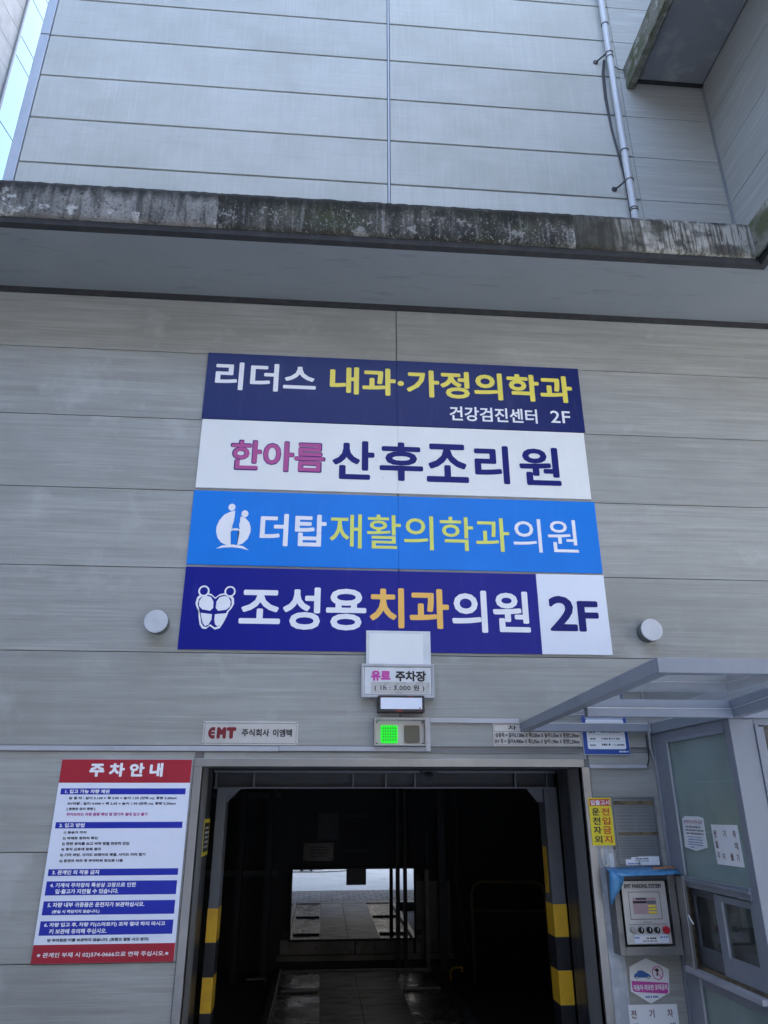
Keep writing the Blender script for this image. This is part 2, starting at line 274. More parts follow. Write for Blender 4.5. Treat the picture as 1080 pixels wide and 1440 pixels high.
def bm_mesh(bm, name, bevel=0, smooth=False):
    if bevel:
        bmesh.ops.bevel(bm, geom=bm.edges[:], offset=bevel, segments=2, profile=0.6, affect='EDGES', clamp_overlap=True)
    bmesh.ops.recalc_face_normals(bm, faces=bm.faces)
    me = bpy.data.meshes.new(name); bm.to_mesh(me); bm.free()
    if smooth:
        for p in me.polygons: p.use_smooth = True
    return me
def bx(name, x0, x1, y0, y1, z0, z1, m, parent=None, bevel=0):
    """box whose mesh is centred on its own origin"""
    c = Vector(((x0 + x1) / 2, (y0 + y1) / 2, (z0 + z1) / 2))
    bm = bmesh.new(); bm_box(bm, x0 - c.x, x1 - c.x, y0 - c.y, y1 - c.y, z0 - c.z, z1 - c.z)
    o = link(name, bm_mesh(bm, name, bevel), m, parent); o.location = c
    return o
_cache = {}
def bxs(name, x0, x1, y0, y1, z0, z1, m, parent=None, bevel=0):
    """as bx, but equal sizes share one mesh"""
    k = (round(x1 - x0, 4), round(y1 - y0, 4), round(z1 - z0, 4), m.name, bevel)
    if k not in _cache:
        o = bx(name, x0, x1, y0, y1, z0, z1, m, parent, bevel); _cache[k] = o.data; return o
    o = link(name, _cache[k], None, parent); o.location = ((x0 + x1) / 2, (y0 + y1) / 2, (z0 + z1) / 2)
    return o
def hexa(name, pts, m, parent=None, bevel=0):
    """eight corners: (x,y,z) for x in lo,hi for y in lo,hi for z in lo,hi"""
    bm = bmesh.new(); vs = [bm.verts.new(p) for p in pts]
    for f in ((0, 1, 3, 2), (4, 6, 7, 5), (0, 4, 5, 1), (2, 3, 7, 6), (0, 2, 6, 4), (1, 5, 7, 3)):
        bm.faces.new([vs[i] for i in f])
    return link(name, bm_mesh(bm, name, bevel), m, parent)
def tube(name, pts, r, m, parent=None, n=8, cyclic=False):
    cu = bpy.data.curves.new(name, 'CURVE'); cu.dimensions = '3D'; cu.bevel_depth = r; cu.bevel_resolution = max(1, n // 4)
    sp = cu.splines.new('POLY'); sp.points.add(len(pts) - 1)
    for p, q in zip(sp.points, pts): p.co = (*q, 1)
    sp.use_cyclic_u = cyclic; cu.use_fill_caps = True
    o = bpy.data.objects.new(name, cu); COL.objects.link(o)
    dg = bpy.context.evaluated_depsgraph_get(); me = bpy.data.meshes.new_from_object(o.evaluated_get(dg))
    bpy.data.objects.remove(o); me.materials.clear()
    for p in me.polygons: p.use_smooth = True
    return link(name, me, m, parent)
def disc(name, c, r, depth, axis, m, parent=None, n=32, bevel=0.0):
    bm = bmesh.new()
    bmesh.ops.create_cone(bm, cap_ends=True, segments=n, radius1=r, radius2=r, depth=depth)
    if bevel: bmesh.ops.bevel(bm, geom=[e for e in bm.edges if len(e.link_faces) == 2 and any(len(f.verts) > 4 for f in e.link_faces)], offset=bevel, segments=3, affect='EDGES')
    if axis == 'y': bmesh.ops.rotate(bm, verts=bm.verts, matrix=Matrix.Rotation(math.pi / 2, 3, 'X'))
    if axis == 'x': bmesh.ops.rotate(bm, verts=bm.verts, matrix=Matrix.Rotation(math.pi / 2, 3, 'Y'))
    o = link(name, bm_mesh(bm, name), m, parent); o.location = c
    for p in o.data.polygons: p.use_smooth = len(p.vertices) <= 4
    return o
def plane_pt(pl, u, v):
    a, c = pl
    return (u, c, v) if a == 'y' else (c, u, v)
def poly(name, pts, pl, m, parent, thick=0.0):
    """flat print outline in a wall plane; pl = ('y', depth) or ('x', depth)"""
    bm = bmesh.new(); vs = [bm.verts.new(plane_pt(pl, *p)) for p in pts]
    f = bm.faces.new(vs); bmesh.ops.triangulate(bm, faces=[f])
    me = bpy.data.meshes.new(name); bm.to_mesh(me); bm.free()
    o = link(name, me, m, parent)
    return o
def rect(name, u0, u1, v0, v1, pl, m, parent):
    return poly(name, [(u0, v0), (u1, v0), (u1, v1), (u0, v1)], pl, m, parent)
def ell(cx, cz, rx, rz, n=28, a0=0, a1=360):
    return [(cx + rx * math.cos(math.radians(a0 + (a1 - a0) * i / n)), cz + rz * math.sin(math.radians(a0 + (a1 - a0) * i / n))) for i in range(n if a1 - a0 == 360 else n + 1)]
def text(s, u0, u1, v0, v1, pl, m, parent, bold=0.0, sx=1.0, name='lettering', res=3, fat=0.0):
    """fitted lettering; fat (metres) thickens the strokes with round corners by stacking shifted copies a hair apart"""
    cu = bpy.data.curves.new('t', 'FONT'); cu.body = s;  cu.resolution_u = res; cu.space_character = sx
    o = bpy.data.objects.new('t', cu); COL.objects.link(o)
    dg = bpy.context.evaluated_depsgraph_get(); me = bpy.data.meshes.new_from_object(o.evaluated_get(dg))
    bpy.data.objects.remove(o); bpy.data.curves.remove(cu)
    X = [v.co.x for v in me.vertices]; Y = [v.co.y for v in me.vertices]
    a, b, c, d = min(X), max(X), min(Y), max(Y)
    few = 12
    if bold and not fat: fat = bold * abs(v1 - v0) * 1.6; few = 6
    sg_ = 1 if u1 > u0 else -1
    U0, U1, V0, V1 = u0 + sg_ * fat, u1 - sg_ * fat, v0 + fat, v1 - fat
    base = [(U0 + (v.co.x - a) / (b - a) * (U1 - U0), V0 + (v.co.y - c) / (d - c) * (V1 - V0)) for v in me.vertices]
    faces = [tuple(p.vertices) for p in me.polygons]
    bpy.data.meshes.remove(me)
    offs = [(0, 0)]
    if fat: offs += [(fat * math.cos(i * 2 * math.pi / few), fat * math.sin(i * 2 * math.pi / few)) for i in range(few)]
    vs, fs = [], []
    for k, (du, dv) in enumerate(offs):
        n = len(vs)
        vs += [plane_pt((pl[0], pl[1] - 0.00006 * k), u + du, v + dv) for u, v in base]
        fs += [tuple(i + n for i in f) for f in faces]
    me = bpy.data.meshes.new(name); me.from_pydata(vs, [], fs)
    return link(name, me, m, parent)
def bars(name, rows, pl, m, parent):
    """rows of tiny illegible print: broken dashes, joined into one mesh"""
    bm = bmesh.new()
    for (u0, u1, v, h) in rows:
        u = u0; sgn = 1 if u1 > u0 else -1
        while (u1 - u) * sgn > 0:
            l = random.uniform(0.5, 1.3) * h; e = u + sgn * l
            if (u1 - e) * sgn < 0: e = u1
            vs = [bm.verts.new(plane_pt(pl, *p)) for p in ((u, v), (e, v), (e, v + h), (u, v + h))]
            bm.faces.new(vs); u = e + sgn * h * random.choice((0.25, 0.3, 0.7))
    me = bpy.data.meshes.new(name); bm.to_mesh(me); bm.free()
    return link(name, me, m, parent)
def rowz(z): return z

# ================================================================== SETTING: ground
def struct(o): o['kind'] = 'structure'; return o
g = struct(bx('ground', -300, 300, -300, 300, -0.6, -0.16, M['asphalt']))
yard = struct(bx('yard_pavement', -30, 30, -12, -1.62, -0.2, 0.0, M['concrete']))
pav = struct(bx('brick_paving', -12, 12, -1.62, -0.06, -0.2, -0.012, M['asphalt']))
for i in range(7):
    for j in range(26):
        xx = -1.6 + j * 0.205 + (0.1 if i % 2 else 0); yy = -1.60 + i * 0.215
        bxs('paving_brick', xx, xx + 0.195, yy, yy + 0.205, -0.04, 0.0 + 0.0005 * ((i * 7 + j * 3) % 4), M['brick'], pav)
struct(bx('doorway_threshold', -0.80, 1.79, -0.06, 0.12, -0.2, 0.004, M['stainless_dark']))
road = struct(bx('road', -300, 300, -30, -12.0, -0.16, -0.10, M['asphalt']))
bay = bx('parking_bay_paint', 1.30, 3.4, -9.0, -6.3, 0.0, 0.004, M['bluepaint']); struct(bay)
ln = bx('bay_line_paint', 1.18, 1.30, -9.0, -6.3, 0.0, 0.004, M['whitepaint']); struct(ln)
ln = bx('bay_line_paint', 1.18, 3.5, -6.3, -6.2, 0.0, 0.004, M['whitepaint']); struct(ln)
ln = bx('bay_line_paint', 0.35, 0.5, -9.0, -6.0, 0.0, 0.004, M['whitepaint']); struct(ln)

ob = bx('added_sky_blocker', -45, 60, -34, -15.5, -0.16, 15.0, M['blocker_wall'])  # added behind the camera to block low sky and deepen shade under the ledge
tag(ob, 'unseen grey block added across the yard to hold back the low sky', 'building')
for fz in range(4):  # window rows of the added block
    for k in range(40):
        bxs('window', -43 + k * 2.5, -41.6 + k * 2.5, -15.49, -15.40, 1.4 + fz * 3.4, 3.3 + fz * 3.4, M['blocker_glass'], ob)

gr = bx('drain_grate', -1.6, 0.1, -5.9, -5.62, 0.0, 0.006, M['dark']); tag(gr, 'dark drain grate in the yard, seen at the mirror top', 'drain grate')
for k in range(14): bxs('grate_bar', -1.58 + k * 0.12, -1.53 + k * 0.12, -5.89, -5.63, 0.006, 0.014, M['column'], gr)
tag(tube('yard_cable', [(-1.6, -5.35, 0.01), (-0.8, -5.1, 0.01), (0.0, -5.0, 0.01), (0.5, -5.15, 0.01), (1.0, -5.6, 0.01)], 0.014, M['wire']), 'black cable lying across the yard, seen at the mirror top', 'cable')
# ================================================================== THE PARKING BUILDING
B = thing('parking_building', 'tall parking tower clad in weathered grey metal panels with a dark car entrance', 'building', (0.5, 0, 0))
# lower wall: backing with the doorway, panels as sub-parts
bm = bmesh.new()
bm_box(bm, -3.6, -0.80, 0.012, 0.30, -0.15, 5.74)
bm_box(bm, 1.79, 6.2, 0.012, 0.30, -0.15, 5.74)
bm_box(bm, -0.80, 1.79, 0.012, 0.30, 1.915, 5.74)
LW = link('lower_wall', bm_mesh(bm, 'lower_wall'), M['joint'], B)
def panel_rows(parent, m, cols, zs, y0, y1, gz, gx, axis='y'):
    for (a, b) in cols:
        for z0, z1 in zip(zs[:-1], zs[1:]):
            if axis == 'y':
                bxs('panel', a + gx / 2, b - gx / 2, y0, y1, z0 + gz / 2, z1 - gz / 2, m, parent, 0.003)
            else:
                bxs('panel', y0, y1, a + gx / 2, b - gx / 2, z0 + gz / 2, z1 - gz / 2, m, parent, 0.003)
zs = [2.045, 2.674, 3.296, 3.918, 4.54, 5.165, 5.74]
panel_rows(LW, M['panel_low_shaded'], [(-3.6, 0.530), (0.530, 5.2)], zs, 0.0, 0.03, 0.006, 0.010)
panel_rows(LW, M['panel_low_shaded'], [(-3.6, -0.853)], [-0.15, 0.168, 0.79, 1.40, 2.011], 0.0, 0.03, 0.006, 0.008)
panel_rows(LW, M['panel_low_shaded'], [(1.847, 5.2)], [-0.15, 0.168, 0.79, 1.40, 2.011], 0.0, 0.03, 0.006, 0.008)
bxs('panel', -0.796, 1.84, 0.0, 0.03, 1.966, 2.010, M['panel_low_shaded'], LW, 0.002)
# channel trims over the door
def trim(x0, x1, z0, z1, d=0.02, m=None):
    return bx('trim_strip', x0, x1, -d, 0.004, z0, z1, m or M['trimmetal'], LW, 0.003)
trim(-3.6, -0.30, 2.012, 2.043); trim(-0.297, 0.704, 2.014, 2.045); trim(0.706, 0.738, 2.014, 2.236); trim(0.740, 1.37, 2.205, 2.236)
trim(-0.80, 1.79, 2.004, 2.010, 0.012, M['joint'])
# door frame
DF = bx('door_lintel', -0.852, 1.81, -0.022, 0.10, 1.915, 1.966, M['stainless'], B, 0.003)
bx('door_jamb', -0.852, -0.800, -0.018, 0.06, -0.1, 1.914, M['stainless'], B, 0.003)
bx('door_jamb', 1.790, 1.845, -0.018, 0.06, -0.1, 1.914, M['stainless'], B, 0.003)
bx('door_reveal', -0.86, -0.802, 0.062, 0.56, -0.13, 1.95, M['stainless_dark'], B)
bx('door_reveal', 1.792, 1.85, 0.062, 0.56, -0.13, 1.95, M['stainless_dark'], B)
bx('door_head', -0.80, 1.79, 0.102, 0.58, 1.917, 1.97, M['dark'], B)
# left-hand notice on the reveal
# ledge
LG = bx('ledge', -3.75, 3.398, -0.70, 0.44, 5.80, 6.13, M['drip'], B)
LGS = [(-3.75, -0.932, 'ledge_a'), (-0.928, 1.9, 'ledge_b'), (1.903, 3.398, 'ledge_c')]
def fascia(x0, x1, m):
    # slightly eroded front: subdivided grid with small random displacement
    bm = bmesh.new(); nx = max(2, int((x1 - x0) / 0.04)); nz = 9
    rows = []
    for k in range(nz + 1):
        r = []
        for i in range(nx + 1):
            x = x0 + (x1 - x0) * i / nx; z = 5.80 + 0.34 * k / nz
            edge = k in (0, nz)
            r.append(bm.verts.new((x, -0.785 + random.uniform(-1, 1) * 0.0022 + (0.010 if edge else 0), z + (random.uniform(-0.004, 0.003) if edge else 0))))
        rows.append(r)
    for k in range(nz):
        for i in range(nx): bm.faces.new((rows[k][i], rows[k][i + 1], rows[k + 1][i + 1], rows[k + 1][i]))
    top = [bm.verts.new((v.co.x, -0.702, v.co.z)) for v in rows[-1]]; bot = [bm.verts.new((v.co.x, -0.702, v.co.z)) for v in rows[0]]
    for i in range(nx):
        bm.faces.new((rows[-1][i], rows[-1][i + 1], top[i + 1], top[i])); bm.faces.new((bot[i], bot[i + 1], rows[0][i + 1], rows[0][i]))
    me = bm_mesh(bm, 'ledge_fascia'); o = link('ledge_fascia', me, m, LG)
    for p in me.polygons: p.use_smooth = True
    return o
for a, b, k in LGS: fascia(a, b, M[k])
bx('ledge_top', -3.75, 3.398, -0.70, 0.44, 6.131, 6.15, M['ledge_b'], LG)
bx('drip_edge', -3.75, 3.44, -0.762, -0.70, 5.742, 5.798, M['drip'], LG, 0.004)
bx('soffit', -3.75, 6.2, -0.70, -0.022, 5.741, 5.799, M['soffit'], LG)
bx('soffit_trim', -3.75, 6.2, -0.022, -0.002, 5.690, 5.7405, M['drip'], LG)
# return of the ledge along the projecting right wing
RW = bx('wing_ledge', 3.42, 4.2, -7.0, -0.70, 5.80, 6.13, M['drip'], B)
bx('ledge_fascia', 3.40, 3.418, -7.0, -0.776, 5.80, 6.14, M['ledge_moss'], RW, 0.004)
bx('drip_edge', 3.432, 3.50, -7.0, -0.70, 5.742, 5.798, M['drip'], RW, 0.004)
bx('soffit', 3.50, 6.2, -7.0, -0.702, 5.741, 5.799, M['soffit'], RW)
bx('ledge_top', 3.418, 4.2, -7.0, -0.70, 6.131, 6.15, M['ledge_moss'], RW)
# upper wall
UW = bx('upper_wall', -3.287, 4.20, 0.462, 14.0, 6.13, 16.2, M['joint_up'], B)
zu = [6.15, 7.005, 7.621, 8.234, 8.85, 9.465, 10.075, 10.69, 11.305, 11.92, 12.54, 13.16, 13.78, 14.4, 15.02, 15.64, 16.2]
panel_rows(UW, M['panel_up_lit'], [(-3.184, 0.502), (0.530, 3.20)], zu, 0.44, 0.47, 0.024, 0.006)
panel_rows(UW, M['panel_stained'], [(3.20, 4.166)], zu, 0.441, 0.47, 0.008, 0.004)
bx('joint_strip', 0.508, 0.524, 0.435, 0.47, 6.15, 16.2, M['corner'], UW, 0.002)
for z0, z1 in [(6.15, 9.458), (9.472, 12.6), (12.61, 16.2)]:
    bx('corner_trim', -3.290, -3.190, 0.43, 0.60, z0, z1, M['corner'], UW, 0.006)
bx('corner_trim', 4.168, 4.196, 0.425, 0.458, 6.15, 16.2, M['corner'], UW, 0.004)
bx('side_wall', -3.288, -3.27, 0.61, 14.0, 0.0, 16.2, M['panel_up_lit'], UW)
# projecting wing with the wall that runs towards the street
WW = bx('wing_wall', 4.202, 6.2, -7.0, 0.46, 5.80, 16.2, M['joint_up'], B)
panel_rows(WW, M['panel_stained'], [(-7.0, -3.3), (-3.3, 0.42)], zu, 4.18, 4.21, 0.008, 0.004, axis='x')
# overhanging slab high up between both walls
OV = bx('overhang_slab', 3.36, 4.178, -7.0, 0.438, 9.42, 9.60, M['drip'], B)
bx('overhang_fascia', 3.262, 3.345, -7.0, 0.437, 9.285, 9.606, M['ledge_moss'], OV, 0.004)
bx('overhang_edge', 3.346, 3.372, -7.0, 0.438, 9.33, 9.60, M['drip'], OV, 0.003)
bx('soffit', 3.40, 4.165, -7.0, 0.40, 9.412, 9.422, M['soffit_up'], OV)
bx('soffit_trim', 3.372, 4.178, 0.40, 0.438, 9.385, 9.42, M['drip'], OV, 0.003)
bx('overhang_top', 3.262, 4.178, -7.0, 0.437, 9.607, 9.62, M['ledge_moss'], OV)

# neighbour building on the left
NB = thing('office_building', 'pale stone clad office block with a glass curtain wall, past the left corner', 'building', (-7, 6, 0))
d = Vector((0.14508, 0.98942, 0)); nrm = Vector((0.98942, -0.14508, 0)); P0 = Vector((-7.0, 6.004, 0))
def nb(name, s0, s1, z0, z1, t0, t1, m, parent):
    pts = [P0 + d * s + nrm * t + Vector((0, 0, z)) for t in (t0, t1) for s in (s0, s1) for z in (z0, z1)]
    return hexa(name, pts, m, parent)
core = nb('structure_wall', -16, 14, 0, 30, -6, -0.03, M['joint'], NB)
for k in range(-24, 22):
    z0 = 15.33 + 0.62 * k
    if z0 < 3 or z0 > 28: continue
    for j in range(0, 3):
        s1 = -0.012 - 1.24 * j
        nb('stone_slab', s1 - 1.23, s1, z0 + 0.005, z0 + 0.615, -0.028, 0.0, M['stone'], core)
nb('corner_frame', -0.002, 0.05, 0, 30, -0.028, 0.04, M['joint'], core)
nb('corner_frame', 0.062, 0.078, 0, 30, -0.028, 0.02, M['trimmetal'], core)
zz = [4.6, 7.1, 7.7, 9.6, 10.2, 12.1, 12.72, 14.70, 16.60, 17.19, 18.46, 19.06, 21.0, 22.9, 24.8]
for z0, z1 in zip(zz[:-1], zz[1:]):
    for j in range(0, 4):
        s0 = 0.10 + 2.4 * j
        nb('glass_pane', s0, s0 + 2.385, z0 + 0.012, z1 - 0.012, -0.028, 0.0, M['curtain'], core)

# ================================================================== INTERIOR OF THE CAR LIFT
fl = struct(bx('pit_floor', -2.4, 3.2, 0.13, 5.36, -0.40, -0.13, M['pit']))
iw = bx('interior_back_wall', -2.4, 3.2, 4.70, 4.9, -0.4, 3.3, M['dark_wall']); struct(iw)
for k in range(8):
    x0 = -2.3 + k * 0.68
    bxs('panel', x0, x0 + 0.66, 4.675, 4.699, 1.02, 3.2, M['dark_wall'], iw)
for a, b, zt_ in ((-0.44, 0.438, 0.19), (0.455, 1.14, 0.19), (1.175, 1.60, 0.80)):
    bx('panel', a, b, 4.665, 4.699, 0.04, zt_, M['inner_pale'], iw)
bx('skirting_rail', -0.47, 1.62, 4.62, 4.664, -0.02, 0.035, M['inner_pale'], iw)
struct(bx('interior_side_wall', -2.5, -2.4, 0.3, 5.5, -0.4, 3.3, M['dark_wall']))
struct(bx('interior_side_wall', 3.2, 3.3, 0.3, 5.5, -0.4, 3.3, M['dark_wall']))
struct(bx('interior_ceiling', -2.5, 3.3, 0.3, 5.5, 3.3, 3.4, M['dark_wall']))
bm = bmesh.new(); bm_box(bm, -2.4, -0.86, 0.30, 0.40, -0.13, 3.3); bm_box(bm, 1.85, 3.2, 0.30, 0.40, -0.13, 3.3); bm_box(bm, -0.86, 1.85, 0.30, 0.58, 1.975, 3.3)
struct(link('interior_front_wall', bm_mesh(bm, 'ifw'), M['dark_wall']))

PB = thing('door_beam', 'dark steel beam with stiffeners across the car entrance', 'steel beam', (0.5, 0.62, 1.79))
bx('top_flange', -0.80, 1.79, 0.585, 0.74, 1.897, 1.914, M['column'], PB)
bx('web_plate', -0.80, 1.79, 0.66, 0.675, 1.80, 1.896, M['dark'], PB)
bx('bottom_flange', -0.80, 1.79, 0.60, 0.74, 1.788, 1.799, M['column'], PB)
for x in (-0.785, -0.507, 0.235, 0.482, 0.703, 1.476, 1.72): bxs('stiffener', x - 0.006, x + 0.006, 0.605, 0.659, 1.80, 1.896, M['column'], PB)
def hazard_column(x0, x1, label):
    t = thing('hazard_column', label, 'column', ((x0 + x1) / 2, 0.69, -0.13), 'yellow and black striped columns in the car entrance')
    y0, y1 = 0.602, 0.78
    bx('shaft', x0 + 0.002, x1 - 0.002, y0 + 0.002, y1 - 0.002, -0.13, 1.787, M['column'], t, 0.004)
    for k, (a, b) in enumerate([(0.797, 1.005), (0.592, 0.796), (0.385, 0.591), (0.18, 0.384), (-0.03, 0.179)]):
        bx('hazard_band', x0, x1, y0, y1, a, b, M['yellow' if k % 2 == 0 else 'hazblack'], t, 0.003)
    return t
hl = hazard_column(-0.772, -0.698, 'grey column with yellow and black bands at the left of the car entrance')
hr = hazard_column(1.690, 1.792, 'grey column with yellow and black bands at the right of the car entrance')
poly('gusset', [(-0.70, 1.787), (-0.60, 1.787), (-0.70, 1.69)], ('y', 0.64), M['column'], hl)
poly('gusset', [(1.69, 1.787), (1.565, 1.787), (1.645, 1.69), (1.69, 1.69)], ('y', 0.64), M['column'], hr)
ws = bx('warning_strip', 1.6875, 1.6895, 0.66, 0.75, 1.07, 1.38, M['yellow'], hr)
bars('print', [(0.72, 0.72 - 0.03, 1.12 + 0.022 * i, 0.012) for i in range(6)], ('x', 1.687), M['p_black'], hr)

SG = thing('dome_camera', 'small black dome camera under the middle of the entrance beam', 'camera', (0.80, 0.55, 1.90))
bx('mount_bracket', 0.74, 0.86, 0.50, 0.60, 1.902, 1.915, M['dark'], SG)
disc('dome', (0.80, 0.545, 1.885), 0.032, 0.03, 'z', M['black'], SG, 20, 0.008)
tube('ring', [(0.80 + 0.04 * math.cos(a), 0.545, 1.882 + 0.03 * math.sin(a)) for a in [math.pi + i * math.pi / 10 for i in range(11)]], 0.004, M['dark'], SG)

# reflected notice stuck on the left reveal
nr = thing('reveal_notice', 'narrow black notice with a yellow border on the left reveal of the entrance', 'notice', (-0.80, 0.47, 1.34))
bx('sheet', -0.8015, -0.7985, 0.30, 0.56, 1.35, 1.585, M['p_signyellow'], nr)
bx('print_area', -0.7984, -0.7972, 0.32, 0.54, 1.375, 1.56, M['p_black'], nr)
bars('print', [(0.34, 0.52, 1.40 + 0.03 * i, 0.014) for i in range(5)], ('x', -0.7965), M['p_white'], nr)

# mirror on the back wall
MR = thing('wall_mirror', 'wide black framed mirror on the back wall showing the bright yard', 'mirror', (0.41, 4.64, 0.18))
mg = bx('mirror_glass', -0.322, 1.148, 4.612, 4.625, 0.203, 0.943, M['mirror'], MR); mg.rotation_euler = (0.008, 0, 0)
for a in ((-0.345, -0.323, 0.182, 0.964), (1.149, 1.172, 0.182, 0.964)): bx('frame_bar', a[0], a[1], 4.598, 4.65, a[2], a[3], M['black'], MR)
for a in ((0.182, 0.2025), (0.9435, 0.964)): bx('frame_bar', -0.3225, 1.1485, 4.598, 4.65, a[0], a[1], M['black'], MR)
for x, z in ((-0.385, 0.26), (1.21, 0.26), (1.21, 0.85)): bx('bracket', x - 0.028, x + 0.028, 4.605, 4.66, z - 0.028, z + 0.028, M['dark'], MR)
bx('mirror_notice', 0.327, 0.566, 4.590, 4.597, 0.772, 0.942, M['p_black'], None)
tag(bpy.data.objects['mirror_notice'], 'black square notice stuck on the top edge of the mirror', 'notice')
dh = thing('document_holder', 'clear plastic document holder on the back wall above the mirror', 'document holder', (0.09, 4.66, 1.27))
bx('tray', -0.033, 0.220, 4.645, 4.674, 1.272, 1.577, M['dark'], dh)
for z in (1.285, 1.428): bx('pocket', -0.028, 0.216, 4.630, 4.644, z, z + 0.122, M['dark'], dh)
wp = thing('wall_plate', 'grey bolted plate between the mirror and the document holder', 'plate', (-0.02, 4.66, 1.03))
bx('sheet', -0.202, 0.164, 4.660, 4.674, 1.033, 1.234, M['inner_pale'], wp)
for x in (-0.18, 0.142):
    for z in (1.052, 1.216): disc('bolt', (x, 4.657, z), 0.008, 0.006, 'y', M['dark'], wp, 10)
bars('print', [(-0.115, 0.095, 1.08 + 0.033 * i, 0.014) for i in range(4)], ('y', 4.658), M['dark'], wp)
gb = thing('notice_frame', 'dark barred frame on the back wall right of the document holder', 'frame', (0.39, 4.66, 1.13))
for i in range(9): bxs('bar', 0.28 + i * 0.034, 0.291 + i * 0.034, 4.65, 4.674, 1.155, 1.54, M['dark_wall'], gb)
bx('rail', 0.27, 0.575, 4.64, 4.649, 1.53, 1.553, M['dark'], gb); bx('rail', 0.27, 0.575, 4.64, 4.649, 1.135, 1.157, M['dark'], gb)
# vertical rails in front of the back wall
for i, (x0, x1, y, z1, m, lb) in enumerate([(0.89, 0.93, 4.15, 3.3, 'black', 'left of two thin black uprights in front of the mirror'),
        (0.978, 1.018, 4.15, 3.3, 'black', 'right of two thin black uprights in front of the mirror'),
        (1.245, 1.292, 4.3, 0.95, 'inner_pale', 'short pale post right of the mirror'),
        (1.42, 1.51, 4.35, 3.3, 'dark', 'broad grey guide rail between the pale post and the gate')]):
    o = bx('guide_post', x0, x1, y, y + 0.08, -0.13, z1, M[m], None, 0.003); tag(o, lb, 'post', 'uprights beside the mirror')
for i, x in enumerate((-0.62, -0.95)):
    o = bx('guide_post', x, x + 0.07, 4.1, 4.2, -0.13, 3.3, M['dark_wall'], None); tag(o, ('dark upright just left of the mirror', 'dark upright furthest left inside the entrance')[i], 'post', 'uprights beside the mirror')
ch = thing('hoist_chain', 'black chain with a hook hanging above the short pale post', 'chain', (1.27, 4.25, 1.0))
for i in range(12): tube('chain_link', [(1.27 + 0.012 * math.cos(a), 4.25 + (0.012 * math.sin(a) if i % 2 else 0), 1.02 + i * 0.03 + (0.018 * math.sin(a))) for a in [k * math.pi / 4 for k in range(8)]], 0.004, M['column'], ch, 4, True)
# tube gate with wire mesh
GT = thing('safety_gate', 'low tubular gate with rounded corners and wire mesh inside on the right', 'gate', (2.2, 4.0, -0.13))
tube('gate_frame', [(1.74, 4.0, -0.13), (1.74, 4.0, 0.72), (1.77, 4.0, 0.81), (1.85, 4.0, 0.85), (2.48, 4.0, 0.84), (2.57, 4.0, 0.80), (2.60, 4.0, 0.70), (2.60, 4.0, -0.13)], 0.018, M['gate'], GT)
tube('gate_rail', [(1.74, 4.0, 0.56), (2.60, 4.0, 0.545)], 0.012, M['gate'], GT)
bm = bmesh.new()
for sgn in (1, -1):
    for i in range(-12, 22):
        x0 = 1.76 + i * 0.05; pts = []
        for z in (-0.05, 0.53):
            pts.append((x0 + (z + 0.05) * sgn * 0.8, z))
        (xa, za), (xb_, zb) = pts
        if min(xa, xb_) < 1.76 or max(xa, xb_) > 2.58: continue
        vs = [bm.verts.new(p) for p in ((xa, 4.0, za), (xa + 0.004, 4.0, za), (xb_ + 0.004, 4.0, zb), (xb_, 4.0, zb))]; bm.faces.new(vs)
        vs = [bm.verts.new(p) for p in ((xa, 3.998, za), (xa, 4.002, za), (xb_, 4.002, zb), (xb_, 3.998, zb))]; bm.faces.new(vs)
o = link('wire_mesh', bm_mesh(bm, 'wm'), M['dark'], GT); o['kind'] = 'stuff'
hk = tag(tube('floor_hook', [(1.47, 4.0, -0.12), (1.47, 4.0, -0.03), (1.50, 4.0, 0.0), (1.60, 4.0, 0.005), (1.60, 4.0, -0.04)], 0.012, M['yellow']), 'small bent yellow tube on the floor behind the car pallet', 'hook')
hk = tag(tube('floor_bracket', [(-0.75, 3.9, -0.05), (-0.55, 3.9, -0.05), (-0.53, 3.9, -0.10)], 0.014, M['column']), 'small bent grey tube on the floor left of the car pallet', 'bracket')

for i, (x, y) in enumerate(((-1.25, 3.2), (-0.98, 2.5))):
    t_ = thing('lift_chain_guide', ('tall dark chain guide rail, the deeper one at the left inside the entrance', 'tall dark chain guide rail, the nearer one at the left inside the entrance')[i], 'guide rail', (x, y, -0.13), 'chain guides left of the pallet')
    bx('rail', x - 0.04, x + 0.04, y, y + 0.06, -0.13, 3.3, M['dark'], t_, 0.004)
    for k in range(6): disc('roller', (x + 0.045, y - 0.01, 0.25 + k * 0.45), 0.022, 0.03, 'y', M['column'], t_, 14)
for i, z in enumerate((0.9, 1.75)):
    tag(bx('cross_brace', -2.35, -0.5, 4.3, 4.34, z, z + 0.06, M['dark'], None), ('low dark horizontal brace left of the mirror', 'high dark horizontal brace left of the mirror')[i], 'brace', 'horizontal braces in the dark')
tag(tube('hanging_cable', [(1.62, 4.3, 3.2), (1.60, 4.3, 2.2), (1.66, 4.3, 1.5), (1.61, 4.3, 0.9), (1.70, 4.28, 0.2), (1.85, 4.2, -0.1)], 0.012, M['dark']), 'loose dark cable hanging beside the broad guide rail', 'cable')
